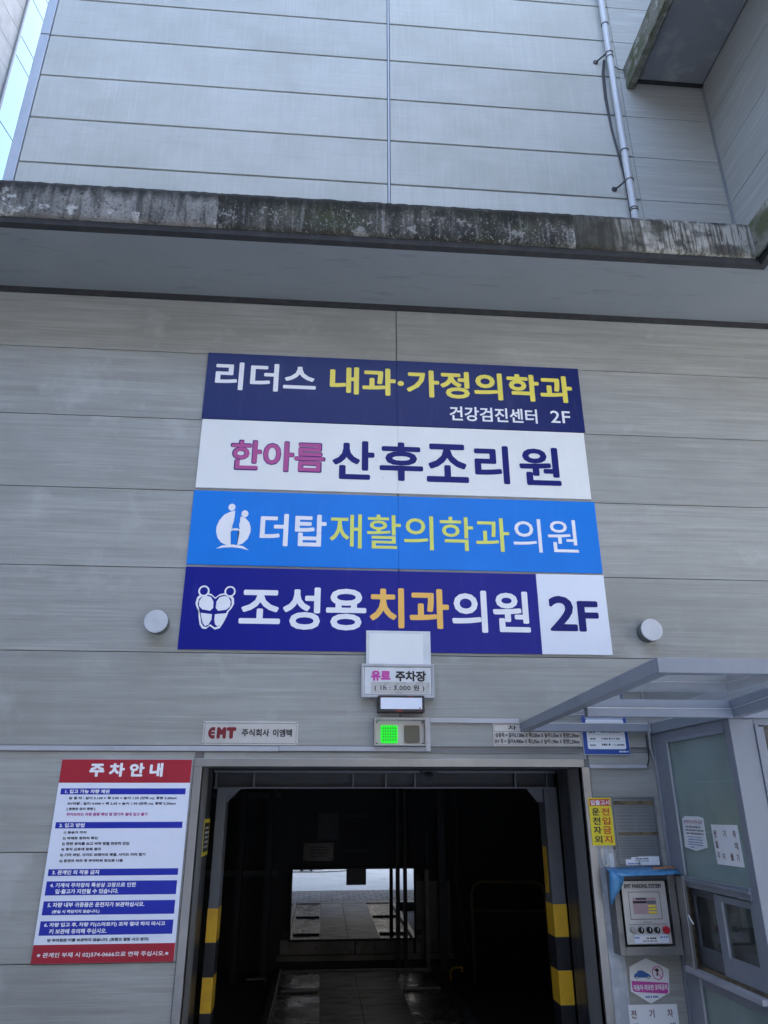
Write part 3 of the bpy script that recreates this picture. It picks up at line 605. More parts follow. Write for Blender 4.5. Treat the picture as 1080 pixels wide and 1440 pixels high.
# car pallet
CP = thing('car_pallet', 'long steel car pallet with two wheel tracks on the entrance floor', 'car pallet', (0.43, 2.0, -0.08))
bx('centre_plate', 0.036, 0.405, 0.14, 3.92, -0.06, 0.002, M['deck_mid'], CP, 0.002)
bx('centre_plate', 0.410, 0.830, 0.14, 3.92, -0.06, 0.002, M['deck_mid'], CP, 0.002)
for a, b in ((-0.377, 0.033), (0.833, 1.25)):
    bx('wheel_track', a, b, 0.14, 3.92, -0.07, -0.012, M['deck'], CP)
    bm = bmesh.new()
    n = int((b - a) / 0.022)
    for i in range(n): bm_box(bm, a + i * 0.022 + 0.004, a + i * 0.022 + 0.013, 0.2, 3.88, -0.0119, -0.007)
    link('track_ribs', bm_mesh(bm, 'track_ribs'), M['deck'], CP)
for a, b in ((-0.445, -0.380), (1.253, 1.316)): bx('side_rail', a, b, 0.14, 3.95, -0.09, 0.035, M['stainless_dark'], CP, 0.006)
bx('end_rail', -0.38, 1.253, 3.925, 3.965, -0.09, 0.015, M['stainless_dark'], CP, 0.004)
for y in (3.06, 1.6):
    for a, b in ((-0.34, 0.02), (0.85, 1.22)): bx('wheel_stop', a, b, y - 0.02, y + 0.03, -0.012, 0.02, M['stainless_dark'], CP, 0.008)

# ================================================================== SIGNS ON THE FACADE
def sign_body(name, label, cat, x0, x1, z0, z1, y, m, thick=0.012, part='panel_sheet', group=None, bevel=0.002):
    t = thing(name, label, cat, ((x0 + x1) / 2, 0, z0), group)
    return t
YS = -0.012; YT = -0.0135
G1 = 'long banner signs stacked on the facade'
def banner(label, x0, x1, z0, z1, m, xs=0.530, tilt=0.0):
    t = thing('banner_sign', label, 'sign', ((x0 + x1) / 2, 0, z0), G1)
    bx('sign_sheet', x0, xs - 0.0004, YS, -0.001, z0, z1, m, t, 0.002)
    bx('sign_sheet', xs + 0.0004, x1, YS, -0.001, z0, z1, m, t, 0.002)
    return t
pl = ('y', YT)
s1 = banner('navy banner with white and yellow Korean lettering, the topmost of four', -1.044, 2.105, 4.548, 5.170, M['navy1'])
text('리더스', -0.968, -0.144, 4.819, 5.085, pl, M['p_white'], s1, fat=0.007)
text('내과·가정의학과', -0.029, 2.032, 4.822, 5.087, pl, M['p_yellow'], s1, fat=0.0085)
text('건강검진센터', 0.967, 1.707, 4.612, 4.748, pl, M['p_white'], s1, fat=0.003)
text('2F', 1.820, 1.988, 4.627, 4.743, pl, M['p_white'], s1, fat=0.0015)
s2 = banner('white banner with magenta and navy Korean lettering below the navy one', -1.036, 2.089, 3.943, 4.541, M['white2'])
text('한아름', -0.795, -0.045, 4.094, 4.367, ('y', YT), M['p_navy'], s2, fat=0.0105)
text('한아름', -0.786, -0.054, 4.103, 4.358, ('y', YT - 0.0015), M['p_magenta'], s2, fat=0.0065)
for ch_, a, b in (('산', 0.010, 0.345), ('후', 0.385, 0.735), ('조', 0.762, 1.102), ('리', 1.154, 1.436), ('원', 1.52, 1.857)):
    text(ch_, a, b, 4.050, 4.392, pl, M['p_navy'], s2, fat=0.0105)
s3 = banner('sky blue banner with a white figure emblem, white and lemon lettering', -1.043, 2.110, 3.323, 3.919, M['blue3'])
text('더탑', -0.522, -0.021, 3.480, 3.742, pl, M['p_white'], s3, fat=0.006)
text('재활의학과', 0.005, 1.397, 3.477, 3.758, pl, M['p_lemon'], s3, fat=0.0025)
text('의원', 1.427, 1.939, 3.480, 3.757, pl, M['p_white'], s3, fat=0.0015)
s4 = thing('banner_sign', 'indigo banner with a tooth emblem, orange lettering and a white 2F panel', 'sign', (0.53, 0, 2.69), G1)
bx('sign_sheet', -1.043, 0.5296, YS, -0.001, 2.695, 3.305, M['navy4'], s4, 0.002)
bx('sign_sheet', 0.5304, 1.581, YS, -0.001, 2.695, 3.305, M['navy4'], s4, 0.002)
bx('floor_number_sheet', 1.5825, 2.112, YS, -0.001, 2.695, 3.308, M['white4'], s4, 0.002)
for s, a, b, z0, z1, k in (('조성용', -0.632, 0.288, 2.847, 3.164, 'p_white'), ('치과', 0.314, 0.902, 2.869, 3.171, 'p_orange'), ('의원', 0.923, 1.509, 2.846, 3.165, 'p_white')):
    text(s, a, b, z0, z1, pl, M[k], s4, fat=0.0085)
text('2', 1.658, 1.868, 2.868, 3.137, pl, M['p_navy'], s4, fat=0.0095)
text('F', 1.878, 2.038, 2.866, 3.101, pl, M['p_navy'], s4, fat=0.0095)
# emblem with two heads and a bone joint
def map3(u, v): return (-0.851 + (u - 215) / 167 * 0.26, 3.809 - (v - 68) / 215 * 0.368)
lg = poly('emblem', [map3(*p) for p in [(300, 98), (280, 103), (250, 118), (228, 145), (217, 175), (217, 200), (226, 228), (245, 250), (272, 262), (292, 262), (288, 230), (287, 198), (296, 192), (290, 185), (292, 170), (297, 150), (300, 125)]], pl, M['p_white'], s3)
poly('emblem', [map3(*p) for p in [(328, 125), (327, 150), (324, 165), (328, 185), (322, 192), (329, 200), (326, 225), (322, 262), (348, 252), (370, 230), (381, 200), (381, 178), (372, 152), (352, 132)]], pl, M['p_white'], s3)
poly('emblem', [map3(*p) for p in [(290, 186), (300, 182), (318, 182), (328, 187), (320, 192), (300, 192)]], ('y', YT - 0.0003), M['p_white'], s3)
poly('emblem', [map3(*p) for p in [(222, 279), (250, 264), (300, 258), (350, 264), (380, 283), (340, 274), (300, 271), (260, 273)]], ('y', YT - 0.0003), M['p_white'], s3)
for c in ((283, 82, 17), (348, 112, 17)):
    poly('emblem', [map3(c[0] + c[2] * math.cos(i * math.pi / 10), c[1] - c[2] * math.sin(i * math.pi / 10)) for i in range(20)], pl, M['p_white'], s3)
# tooth emblem: white outline, indigo inset, white petals and roots
def map4(u, v): return (-0.949 + (u - 117) / 185 * 0.278, 3.162 - (v - 453) / 209 * 0.324)
def tooth(pts, k, m): poly('emblem', [map4(*p) for p in pts], ('y', YT - 0.0004 * k), m, s4)
out = [(209, 510), (190, 494), (165, 487), (140, 492), (122, 512), (117, 540), (126, 562), (136, 575), (138, 605), (146, 640), (160, 658), (178, 660), (194, 645), (204, 652), (220, 662), (242, 655), (256, 632), (270, 600), (278, 575), (290, 562), (301, 540), (298, 512), (280, 492), (255, 487), (228, 494)]
cx, cy = 209, 575
tooth(out, 0, M['p_white'])
tooth([(cx + (x - cx) * 0.88, cy + (y - cy) * 0.89) for x, y in out], 1, M['navy4'])
tooth([(202, 530), (188, 508), (165, 502), (145, 508), (134, 530), (135, 552), (152, 568), (190, 574), (203, 560)], 2, M['p_white'])
tooth([(216, 530), (230, 508), (253, 502), (273, 508), (284, 530), (283, 552), (266, 568), (228, 574), (215, 560)], 2, M['p_white'])
tooth([(146, 584), (200, 590), (200, 615), (188, 640), (172, 646), (160, 632), (152, 608)], 2, M['p_white'])
tooth([(214, 590), (268, 584), (258, 612), (246, 636), (232, 648), (219, 638), (213, 615)], 2, M['p_white'])
for c in ((152, 480), (277, 480)):
    for r, k, mm in ((27, 3, 'p_white'), (19, 4, 'navy4')):
        tooth([(c[0] + r * math.cos(i * math.pi / 12), c[1] - r * math.sin(i * math.pi / 12)) for i in range(24)], k, M[mm])

bp = thing('blank_sign', 'blank dirty white acrylic panel overlapping the bottom of the indigo banner', 'sign', (0.52, 0, 2.6))
bx('panel_sheet', 0.288, 0.755, -0.030, -0.016, 2.590, 2.846, M['dirty_white'], bp, 0.003)
bx('peeled_patch', 0.31, 0.70, -0.0312, -0.0302, 2.60, 2.825, M['white2'], bp)
rs = thing('parking_fee_sign', 'framed white paid parking sign reading 유료 주차장, above the entrance', 'sign', (0.51, 0, 2.37))
bx('sign_back', 0.262, 0.765, -0.045, -0.012, 2.376, 2.596, M['dirty_white'], rs)
for a in ((0.255, 0.772, 2.370, 2.384), (0.255, 0.772, 2.588, 2.603), (0.255, 0.268, 2.384, 2.588), (0.759, 0.772, 2.384, 2.588)):
    bx('frame_bar', a[0], a[1], -0.052, -0.010, a[2], a[3], M['trimmetal'], rs, 0.002)
for a in ((0.274, 0.753, 2.389, 2.392), (0.274, 0.753, 2.580, 2.583), (0.274, 0.277, 2.392, 2.580), (0.750, 0.753, 2.392, 2.580)):
    rect('border_line', a[0], a[1], a[2], a[3], ('y', -0.0460), M['p_black'], rs)
text('유료', 0.322, 0.462, 2.484, 2.556, ('y', -0.046), M['p_pink'], rs, fat=0.0045)
text('주차장', 0.495, 0.715, 2.481, 2.556, ('y', -0.046), M['p_black'], rs, fat=0.0035)
rect('price_sticker', 0.323, 0.738, 2.398, 2.478, ('y', -0.0458), M['sticker'], rs)
text('( 1h : 3,000 원 )', 0.348, 0.700, 2.412, 2.458, ('y', -0.0470), M['p_black'], rs, 0.012, 1.1)
# number display box
ld = thing('display_box', 'small dark rusty box with a white blank display under the paid parking sign', 'display', (0.53, 0, 2.27))
bx('casing', 0.371, 0.695, -0.085, -0.001, 2.267, 2.381, M['rust'], ld, 0.006)
bx('display_face', 0.388, 0.676, -0.089, -0.0852, 2.287, 2.364, M['board'], ld, 0.002)
poly('mark', [(0.652, 2.298), (0.670, 2.298), (0.661, 2.287)], ('y', -0.0895), M['p_black'], ld)
# signal light box
sg = thing('signal_box', 'steel signal box with a lit green lamp and an unlit lamp over the entrance', 'signal light', (0.54, 0, 2.05))
bx('box_back', 0.350, 0.704, -0.020, -0.001, 2.048, 2.225, M['plate'], sg)
for a in ((0.344, 0.705, 2.217, 2.232), (0.344, 0.705, 2.047, 2.056), (0.344, 0.356, 2.056, 2.217), (0.694, 0.705, 2.056, 2.217)):
    bx('rim', a[0], a[1], -0.075, -0.001, a[2], a[3], M['stainless'], sg, 0.002)
def rounded(x0, x1, z0, z1, y0, y1, name, m, parent, r=0.012):
    bm = bmesh.new(); pts = []
    for cx_, cz_, a in ((x1 - r, z1 - r, 0), (x0 + r, z1 - r, 90), (x0 + r, z0 + r, 180), (x1 - r, z0 + r, 270)):
        for i in range(5):
            t_ = math.radians(a + i * 22.5); pts.append((cx_ + r * math.cos(t_), cz_ + r * math.sin(t_)))
    f = bm.faces.new([bm.verts.new((p[0], y0, p[1])) for p in pts])
    ex = bmesh.ops.extrude_face_region(bm, geom=[f])
    bmesh.ops.translate(bm, verts=[v for v in ex['geom'] if isinstance(v, bmesh.types.BMVert)], vec=(0, y1 - y0, 0))
    return link(name, bm_mesh(bm, name), m, parent)
gl_ = rounded(0.394, 0.509, 2.068, 2.184, -0.034, -0.021, 'green_lamp', M['green'], sg)
bm = bmesh.new()
for i in range(1, 6):
    bm_box(bm, 0.396, 0.507, -0.0350, -0.0341, 2.068 + i * 0.0193 - 0.0026, 2.068 + i * 0.0193 + 0.0026)
for i in range(1, 7):
    bm_box(bm, 0.394 + i * 0.0164 - 0.0022, 0.394 + i * 0.0164 + 0.0022, -0.0357, -0.0351, 2.070, 2.182)
link('lens_grid', bm_mesh(bm, 'lens_grid'), M['green_dim'], gl_)
rounded(0.556, 0.662, 2.070, 2.184, -0.034, -0.021, 'unlit_lamp', M['offlamp'], sg)
for x in (0.366, 0.684):
    for z in (2.066, 2.206): disc('bolt', (x, -0.024, z), 0.005, 0.006, 'y', M['black'], sg, 10)

def bolted_plate(name, label, x0, x1, z0, z1, m, inset=0.012, bolts=True, y=-0.008):
    t = thing(name, label, 'plate', ((x0 + x1) / 2, 0, z0))
    bx('plate_sheet', x0, x1, y, -0.001, z0, z1, m, t, 0.002)
    c = inset; w_ = 0.0018
    pts = []
    r = 0.02
    for cx_, cz_, a in ((x1 - c - r, z1 - c - r, 0), (x0 + c + r, z1 - c - r, 90), (x0 + c + r, z0 + c + r, 180), (x1 - c - r, z0 + c + r, 270)):
        for i in range(5):
            t_ = math.radians(a + i * 22.5); pts.append((cx_ + r * math.cos(t_), y - 0.0006, cz_ + r * math.sin(t_)))
    tube('border_line', pts, 0.0011, M['p_black'], t, 4, True)
    if bolts:
        for x in (x0 + 0.009, x1 - 0.009):
            for z in (z0 + 0.009, z1 - 0.009): disc('bolt', (x, y - 0.002, z), 0.004, 0.005, 'y', M['p_black'], t, 10)
    return t
ep = bolted_plate('maker_plate', 'polished maker plate with dark red EMT lettering left above the entrance', -0.818, -0.174, 2.051, 2.207, M['plate'])
poly('lettering', [(-0.735, 2.092)] + [(p[0], p[1]) for p in ell(-0.748, 2.130, 0.032, 0.038, 14, 270, 90)] + [(-0.735, 2.168)], ('y', -0.0092), M['p_darkred'], ep)
rect('lettering', -0.758, -0.726, 2.137, 2.144, ('y', -0.0096), M['plate'], ep); rect('lettering', -0.758, -0.726, 2.116, 2.123, ('y', -0.0096), M['plate'], ep)
text('M', -0.722, -0.660, 2.092, 2.168, ('y', -0.0092), M['p_darkred'], ep, fat=0.0075)
text('T', -0.658, -0.592, 2.092, 2.168, ('y', -0.0092), M['p_darkred'], ep, fat=0.0085)
text('주식회사', -0.555, -0.368, 2.107, 2.158, ('y', -0.0092), M['p_black'], ep, 0.022)
text('이엠텍', -0.345, -0.215, 2.106, 2.157, ('y', -0.0092), M['p_black'], ep, 0.022)
sp_ = bolted_plate('size_limit_plate', 'steel plate listing car size limits, right above the entrance behind the canopy bar', 1.182, 1.815, 2.052, 2.206, M['plate'], 0.008, False)
text('차 량', 1.291, 1.43, 2.158, 2.192, ('y', -0.0092), M['p_black'], sp_, 0.022)
rect('border_line', 1.192, 1.805, 2.1485, 2.1505, ('y', -0.0088), M['p_black'], sp_)
text('승용차 = 길이5,120m X 폭2,05m X 높이1,55m X 중량2,20ton', 1.197, 1.798, 2.107, 2.143, ('y', -0.0092), M['p_black'], sp_, 0.02)
text('RV 차 = 길이4,900m X 폭2,05m X 높이1,90m X 중량2,20ton', 1.195, 1.796, 2.066, 2.102, ('y', -0.0092), M['p_black'], sp_, 0.02)
bl = thing('blue_notice', 'blue bordered notice plate below the canopy beside the size limit plate', 'notice', (1.98, 0, 1.99))
bx('plate_sheet', 1.819, 2.156, -0.010, -0.001, 1.994, 2.25, M['trimmetal'], bl, 0.002)
rect('blue_border', 1.824, 2.151, 2.000, 2.245, ('y', -0.0105), M['p_blue2'], bl)
rounded(1.852, 2.128, 2.034, 2.235, -0.0118, -0.0107, 'print_area', M['paper'], bl)
bars('print', [(1.870, 1.915, z, 0.010) for z in (2.055, 2.098, 2.142, 2.185)] + [(1.955, 2.10, 2.144, 0.009), (1.955, 2.09, 2.098, 0.011), (1.955, 2.02, 2.058, 0.013), (1.94, 2.10, 2.185, 0.009)], ('y', -0.0125), M['p_black'], bl)
text('TEL', 2.035, 2.058, 2.058, 2.069, ('y', -0.0125), M['p_black'], bl)
bars('print', [(2.062, 2.115, 2.058, 0.010)], ('y', -0.0125), M['p_black'], bl)
for z in (2.086, 2.130, 2.174): rect('border_line', 1.86, 2.12, z, z + 0.0015, ('y', -0.0125), M['p_grey'], bl)
bars('print', [(2.075, 2.14, 2.013, 0.010)], ('y', -0.0112), M['p_white'], bl)

# parking instruction board
pb = thing('parking_notice_board', 'large white parking instruction board with red header and blue bars left of the entrance', 'notice board', (-1.3, 0, 0.79))
bx('board_sheet', -1.712, -0.868, -0.014, -0.001, 0.793, 1.958, M['board'], pb, 0.002)
rect('header', -1.711, -0.869, 1.812, 1.957, ('y', -0.0145), M['p_red'], pb)
rect('footer', -1.711, -0.869, 0.794, 0.893, ('y', -0.0145), M['p_red'], pb)
for z0, z1 in ((1.741, 1.778), (1.539, 1.576), (1.267, 1.305), (1.159, 1.237), (1.051, 1.127), (0.942, 1.019)):
    rect('heading_bar', -1.690, -0.893, z0, z1, ('y', -0.0145), M['p_blue'], pb)
ROWS = [("주 차 안 내",-1.527,-1.053,1.849,1.935,'w',.05),
("1. 입고 가능 차량 제원",-1.661,-1.380,1.747,1.772,'w',.028),
("승 용 차 : 길이 5.120 × 폭 2.05 × 높이 1.55 (단위 m), 중량 2.20ton",-1.632,-0.946,1.708,1.728,'k',.03),
("RV차량 : 길이 4.900 × 폭 2.05 × 높이 1.90 (단위 m), 중량 2.20ton",-1.634,-0.948,1.675,1.695,'k',.03),
("[ 중량은 공차 중량 ]",-1.635,-1.456,1.644,1.663,'k',.03),
("하이브리드 차량 중량 확인 및 전기차 절대 입고 불가",-1.632,-1.120,1.612,1.632,'m',.03),
("2. 입고 방법",-1.666,-1.509,1.545,1.570,'w',.028),
("1) 동승자 하차",-1.631,-1.489,1.505,1.524,'k',.03),
("2) 파레트 정위치 확인",-1.633,-1.416,1.471,1.491,'k',.03),
("3) 전면 유리를 보고 바퀴 정렬 천천히 진입",-1.633,-1.216,1.438,1.459,'k',.03),
("4) 정지 신호에 맞춰 정지",-1.633,-1.388,1.407,1.427,'k',.03),
("5) 기어 파킹, 사이드 브레이크 체결, 사이드 미러 접기",-1.634,-1.107,1.374,1.395,'k',.03),
("6) 운전자 하차 후 주차타워 밖으로 나옴",-1.633,-1.242,1.341,1.361,'k',.03),
("3. 관계인 외 작동 금지",-1.665,-1.380,1.274,1.300,'w',.028),
("4. 기계식 주차장의 특성상 고장으로 인한",-1.666,-1.144,1.202,1.228,'w',.026),
("입·출고가 지연될 수 있습니다.",-1.630,-1.247,1.167,1.194,'w',.026),
("5. 차량 내부 귀중품은 운전자가 보관하십시오.",-1.663,-1.079,1.093,1.120,'w',.026),
("(분실 시 책임지지 않습니다.)",-1.631,-1.346,1.058,1.080,'w',.028),
("6. 차량 입고 후, 차량 키(스마트키) 조작 절대 하지 마시고",-1.665,-0.941,0.984,1.011,'w',.026),
("키 보관에 유의해 주십시오.",-1.630,-1.288,0.950,0.977,'w',.026),
("당 주차장은 키를 보관하지 않습니다. (트렁크 열림 사고 방지)",-1.634,-1.031,0.905,0.926,'k',.03),
("※ 관계인 부재 시 02)574-0666으로 연락 주십시오.※",-1.681,-0.904,0.822,0.852,'w',.010)]
for s, a, b, z0, z1, c, bo in ROWS:
    text(s, a, b, z0, z1, ('y', -0.0152), M[{'w': 'p_white', 'k': 'p_ink', 'm': 'p_magenta'}[c]], pb, bo, res=2, fat=.0045 if bo > .04 else 0)

# right-hand pier: cleaned strip, yellow sign, etched plate, hook, box
cs = tag(bx('metal_strip', 1.850, 1.955, -0.003, -0.0005, 0.0, 1.42, M['metalpale']), 'patchy pale metal strip down the pier beside the entrance jamb', 'metal strip')
ys = thing('warning_sign', 'yellow warning sign 운전자외 전입금지 with a red heading on the right pier', 'sign', (1.89, 0, 1.42))
bx('sign_sheet', 1.812, 1.968, -0.024, -0.019, 1.420, 1.716, M['p_signyellow'], ys, 0.001)
rect('heading_bar', 1.818, 1.963, 1.666, 1.708, ('y', -0.0246), M['p_signred'], ys)
text('입출고시', 1.824, 1.958, 1.670, 1.703, ('y', -0.0252), M['p_white'], ys, 0.02)
for i, c in enumerate('운전자외'): text(c, 1.828, 1.882, 1.605 - i * 0.057, 1.652 - i * 0.057, ('y', -0.0250), M['p_black'], ys, 0.02)
for i, c in enumerate('전입금지'): text(c, 1.894, 1.950, 1.605 - i * 0.057, 1.652 - i * 0.057, ('y', -0.0250), M['p_signred'], ys, 0.02)
et = thing('etched_plate', 'grey etched instruction plate crossed by two strips of brown tape', 'plate', (2.12, 0, 1.29))
bx('plate_sheet', 1.972, 2.284, -0.010, -0.001, 1.288, 1.724, M['etched'], et, 0.002)
for a in ((1.984, 2.272, 1.300, 1.303), (1.984, 2.272, 1.709, 1.712), (1.984, 1.987, 1.303, 1.709), (2.269, 2.272, 1.303, 1.709)):
    rect('border_line', *a, ('y', -0.0105), M['p_black'], et)
bars('print', [(1.995, 2.24, 1.655 - i * 0.017, 0.004) for i in range(3)] + [(2.00, 2.12, 1.60 - i * 0.021, 0.005) for i in range(5)] + [(2.14, 2.25, 1.60 - i * 0.021, 0.005) for i in range(5)] + [(2.0, 2.24, 1.462 - i * 0.016, 0.004) for i in range(8)], ('y', -0.0106), M['p_etch'], et)
rect('tape_strip', 1.990, 2.270, 1.671, 1.697, ('y', -0.0115), M['tape'], et); rect('tape_strip', 2.0, 2.278, 1.480, 1.501, ('y', -0.0115), M['tape'], et)
for a, b, z0, z1, mm in ((2.03, 2.13, 1.300, 1.335, 'p_white'), (2.12, 2.262, 1.300, 1.352, 'paper')):
    rect('sticker', a, b, z0, z1, ('y', -0.0112), M[mm], et)
rect('sticker', 2.07, 2.205, 1.318, 1.348, ('y', -0.0120), M['p_white'], et)
bars('print', [(2.10, 2.19, 1.334, 0.008), (2.095, 2.19, 1.322, 0.005)], ('y', -0.0125), M['p_black'], et)
bars('print', [(2.045, 2.12, 1.305, 0.007)], ('y', -0.0125), M['p_car'], et)
ho = thing('wall_hook', 'cream plastic wall hook below the yellow warning sign', 'hook', (1.875, 0, 1.30))
bx('hook_base', 1.862, 1.884, -0.014, -0.002, 1.33, 1.402, M['cream'], ho, 0.005)
tube('hook_curl', [(1.873, -0.016, 1.35), (1.872, -0.022, 1.315), (1.880, -0.028, 1.300), (1.895, -0.03, 1.297), (1.905, -0.03, 1.310), (1.906, -0.03, 1.33)], 0.005, M['cream'], ho)
ho2 = tag(tube('wire_hook', [(1.905, -0.006, 1.392), (1.915, -0.01, 1.395), (1.922, -0.012, 1.385), (1.930, -0.012, 1.39), (1.940, -0.008, 1.380)], 0.003, M['cream']), 'small bent wire stub right of the cream hook', 'hook')
lb = tag(bx('peeled_label', 1.922, 1.952, -0.006, -0.0035, 1.285, 1.37, M['dirty_white'], None), 'torn white label left of the etched plate foot', 'label')
# control box
cb = thing('control_box', 'open stainless parking control box with keypad and knobs on the right pier', 'control box', (2.09, 0, 0.8))
bx('box_back', 1.900, 2.285, -0.05, -0.001, 0.805, 1.245, M['stainless_dark'], cb)
for a in ((1.888, 1.925, 0.797, 1.25), (2.252, 2.297, 0.797, 1.25)): bx('box_side', a[0], a[1], -0.12, -0.002, a[2], a[3], M['box_steel'], cb, 0.003)
bx('box_bottom', 1.925, 2.252, -0.12, -0.051, 0.797, 0.845, M['box_steel'], cb, 0.003); bx('box_top', 1.925, 2.252, -0.12, -0.051, 1.222, 1.25, M['stainless_dark'], cb)
pn = bx('control_panel', 1.945, 2.236, -0.105, -0.095, 0.857, 1.214, M['plate'], cb, 0.002)
yp = ('y', -0.1065)
text('EMT PARKING SYSTEM', 1.962, 2.207, 1.172, 1.197, yp, M['p_black'], cb, 0.03)
for a in ((1.983, 2.192, 0.995, 0.998), (1.983, 2.192, 1.149, 1.152), (1.983, 1.986, 0.998, 1.149), (2.189, 2.192, 0.998, 1.149)): rect('screen_border', *a, yp, M['p_black'], cb)
kp = rect('keypad', 2.008, 2.162, 1.025, 1.118, yp, M['lcd'], cb)
rect('key_strip', 2.03, 2.10, 1.107, 1.116, ('y', -0.1072), M['p_black'], cb); rect('key_strip', 2.008, 2.098, 1.086, 1.100, ('y', -0.1072), M['p_black'], cb)
rect('key_strip', 2.100, 2.160, 1.082, 1.100, ('y', -0.1072), M['p_grey'], cb)
for i in range(3):
    for j in range(5): bxs('key', 2.011 + j * 0.018, 2.026 + j * 0.018, -0.109, -0.1068, 1.030 + i * 0.018, 1.044 + i * 0.018, M['lcd'], cb)
    bxs('yellow_key', 2.106, 2.158, -0.109, -0.1068, 1.029 + i * 0.018, 1.039 + i * 0.018, M['p_signyellow'], cb)
for i, (x, mm, r) in enumerate([(1.987, 'stainless', 0.017), (2.038, 'black', 0.017), (2.092, 'black', 0.018), (2.142, 'black', 0.017), (2.201, 'plastic_red', 0.022)]):
    disc('knob', (x, -0.118, 0.937), r, 0.024, 'y', M[mm], cb, 20, 0.003)
    if i in (1, 2, 3): bx('knob_mark', x - 0.002, x + 0.002, -0.1325, -0.1302, 0.932, 0.950, M['p_white'], cb)
bars('print', [(1.965, 2.215, 0.966, 0.004), (2.06, 2.12, 0.977, 0.004)], yp, M['p_grey'], cb)
rect('sticker', 1.99, 2.215, 0.863, 0.912, yp, M['board'], cb)
rect('sticker', 2.028, 2.155, 0.868, 0.902, ('y', -0.1072), M['p_white'], cb)
bars('print', [(2.07, 2.14, 0.885, 0.010), (2.045, 2.14, 0.872, 0.006)], ('y', -0.1078), M['p_black'], cb)
bars('print', [(1.995, 2.025, 0.890, 0.008), (2.16, 2.21, 0.892, 0.008)], ('y', -0.1078), M['p_car'], cb)
bx('door_strip', 2.300, 2.312, -0.225, -0.125, 0.735, 1.245, M['stainless'], cb, 0.002)
bx('door_strip', 2.292, 2.3165, -0.245, -0.2255, 0.735, 1.25, M['stainless'], cb, 0.004)
tag(tube('cable_tie', [(2.305, -0.225, 1.045), (2.30, -0.26, 1.02), (2.305, -0.29, 0.99)], 0.004, M['p_white'], None, 6), 'white plastic strip poking out beside the control box', 'cable tie')
# blue film draped over the box
bf = thing('plastic_film', 'sheet of blue plastic film draped over the control box, torn at the left', 'plastic film', (2.1, -0.1, 1.25))
def sheet(name, rows_, m, parent):
    bm = bmesh.new(); R_ = [[bm.verts.new(p) for p in r] for r in rows_]
    for a, b in zip(R_[:-1], R_[1:]):
        for i in range(len(a) - 1): bm.faces.new((a[i], a[i + 1], b[i + 1], b[i]))
    me = bm_mesh(bm, name, smooth=True); o = link(name, me, m, parent)
    md = o.modifiers.new('s', 'SOLIDIFY'); md.thickness = 0.0015
    return o
sheet('film_top', [[(1.885, -0.01, 1.288), (1.98, -0.01, 1.286), (2.10, -0.01, 1.290), (2.2, -0.01, 1.287), (2.29, -0.01, 1.290)],
                   [(1.872, -0.09, 1.276), (1.98, -0.09, 1.272), (2.10, -0.10, 1.268), (2.2, -0.10, 1.274), (2.33, -0.11, 1.278)],
                   [(1.925, -0.15, 1.247), (1.99, -0.155, 1.248), (2.10, -0.16, 1.252), (2.2, -0.16, 1.252), (2.36, -0.17, 1.262)]], M['bluefilm'], bf)
sheet('film_drape', [[(1.866, -0.13, 1.273), (1.885, -0.14, 1.275), (1.905, -0.15, 1.262), (1.949, -0.155, 1.240)],
                     [(1.861, -0.13, 1.225), (1.884, -0.145, 1.225), (1.905, -0.15, 1.218), (1.940, -0.155, 1.205)],
                     [(1.858, -0.125, 1.175), (1.876, -0.14, 1.175), (1.893, -0.145, 1.17), (1.920, -0.15, 1.170)],
                     [(1.858, -0.12, 1.125), (1.867, -0.13, 1.125), (1.876, -0.135, 1.125), (1.887, -0.14, 1.130)],
                     [(1.857, -0.12, 1.082), (1.862, -0.12, 1.082), (1.868, -0.12, 1.083), (1.873, -0.12, 1.085)]], M['bluefilm'], bf)
st = tag(tube('wooden_stick', [(2.16, -0.12, 1.287), (2.315, -0.115, 1.293)], 0.006, M['wood'], None, 6), 'thin orange brown stick lying on the blue film', 'stick')
# hexagonal notice and paper
hx = thing('hexagon_notice', 'white hexagonal sticker with a blue car and a magenta band below the control box', 'notice', (2.10, 0, 0.52))
def prism(name, pts, y0, y1, m, parent):
    bm = bmesh.new(); f = bm.faces.new([bm.verts.new((p[0], y0, p[1])) for p in pts])
    ex = bmesh.ops.extrude_face_region(bm, geom=[f]); bmesh.ops.translate(bm, verts=[v for v in ex['geom'] if isinstance(v, bmesh.types.BMVert)], vec=(0, y1 - y0, 0))
    return link(name, bm_mesh(bm, name), m, parent)
prism('sheet', [(2.091, 0.765), (2.232, 0.703), (2.218, 0.575), (2.09, 0.519), (1.970, 0.586), (1.977, 0.718)], -0.006, -0.001, M['paper'], hx)
poly('magenta_band', [(1.980, 0.643), (2.217, 0.628), (2.210, 0.577), (2.200, 0.570), (1.995, 0.583), (1.982, 0.592)], ('y', -0.0066), M['p_pink'], hx)
text('자동차 리모컨 조작금지', 1.988, 2.208, 0.590, 0.622, ('y', -0.0072), M['p_white'], hx, 0.022)
poly('car_print', [(2.000, 0.664), (2.004, 0.678), (2.018, 0.684), (2.030, 0.697), (2.055, 0.699), (2.073, 0.686), (2.097, 0.678), (2.108, 0.668), (2.108, 0.659), (2.000, 0.659)], ('y', -0.0068), M['p_car'], hx)
for x in (2.018, 2.092):
    poly('car_print', ell(x, 0.660, 0.008, 0.009, 12), ('y', -0.0072), M['p_black'], hx); poly('car_print', ell(x, 0.660, 0.005, 0.0055, 12), ('y', -0.0076), M['p_white'], hx)
tube('ban_ring', [(p[0], -0.0066, p[1]) for p in ell(2.156, 0.682, 0.034, 0.036, 24)], 0.0028, M['p_pink'], hx, 4, True)
tube('ban_ring', [(2.132, -0.0066, 0.708), (2.180, -0.0066, 0.656)], 0.0024, M['p_pink'], hx, 4)
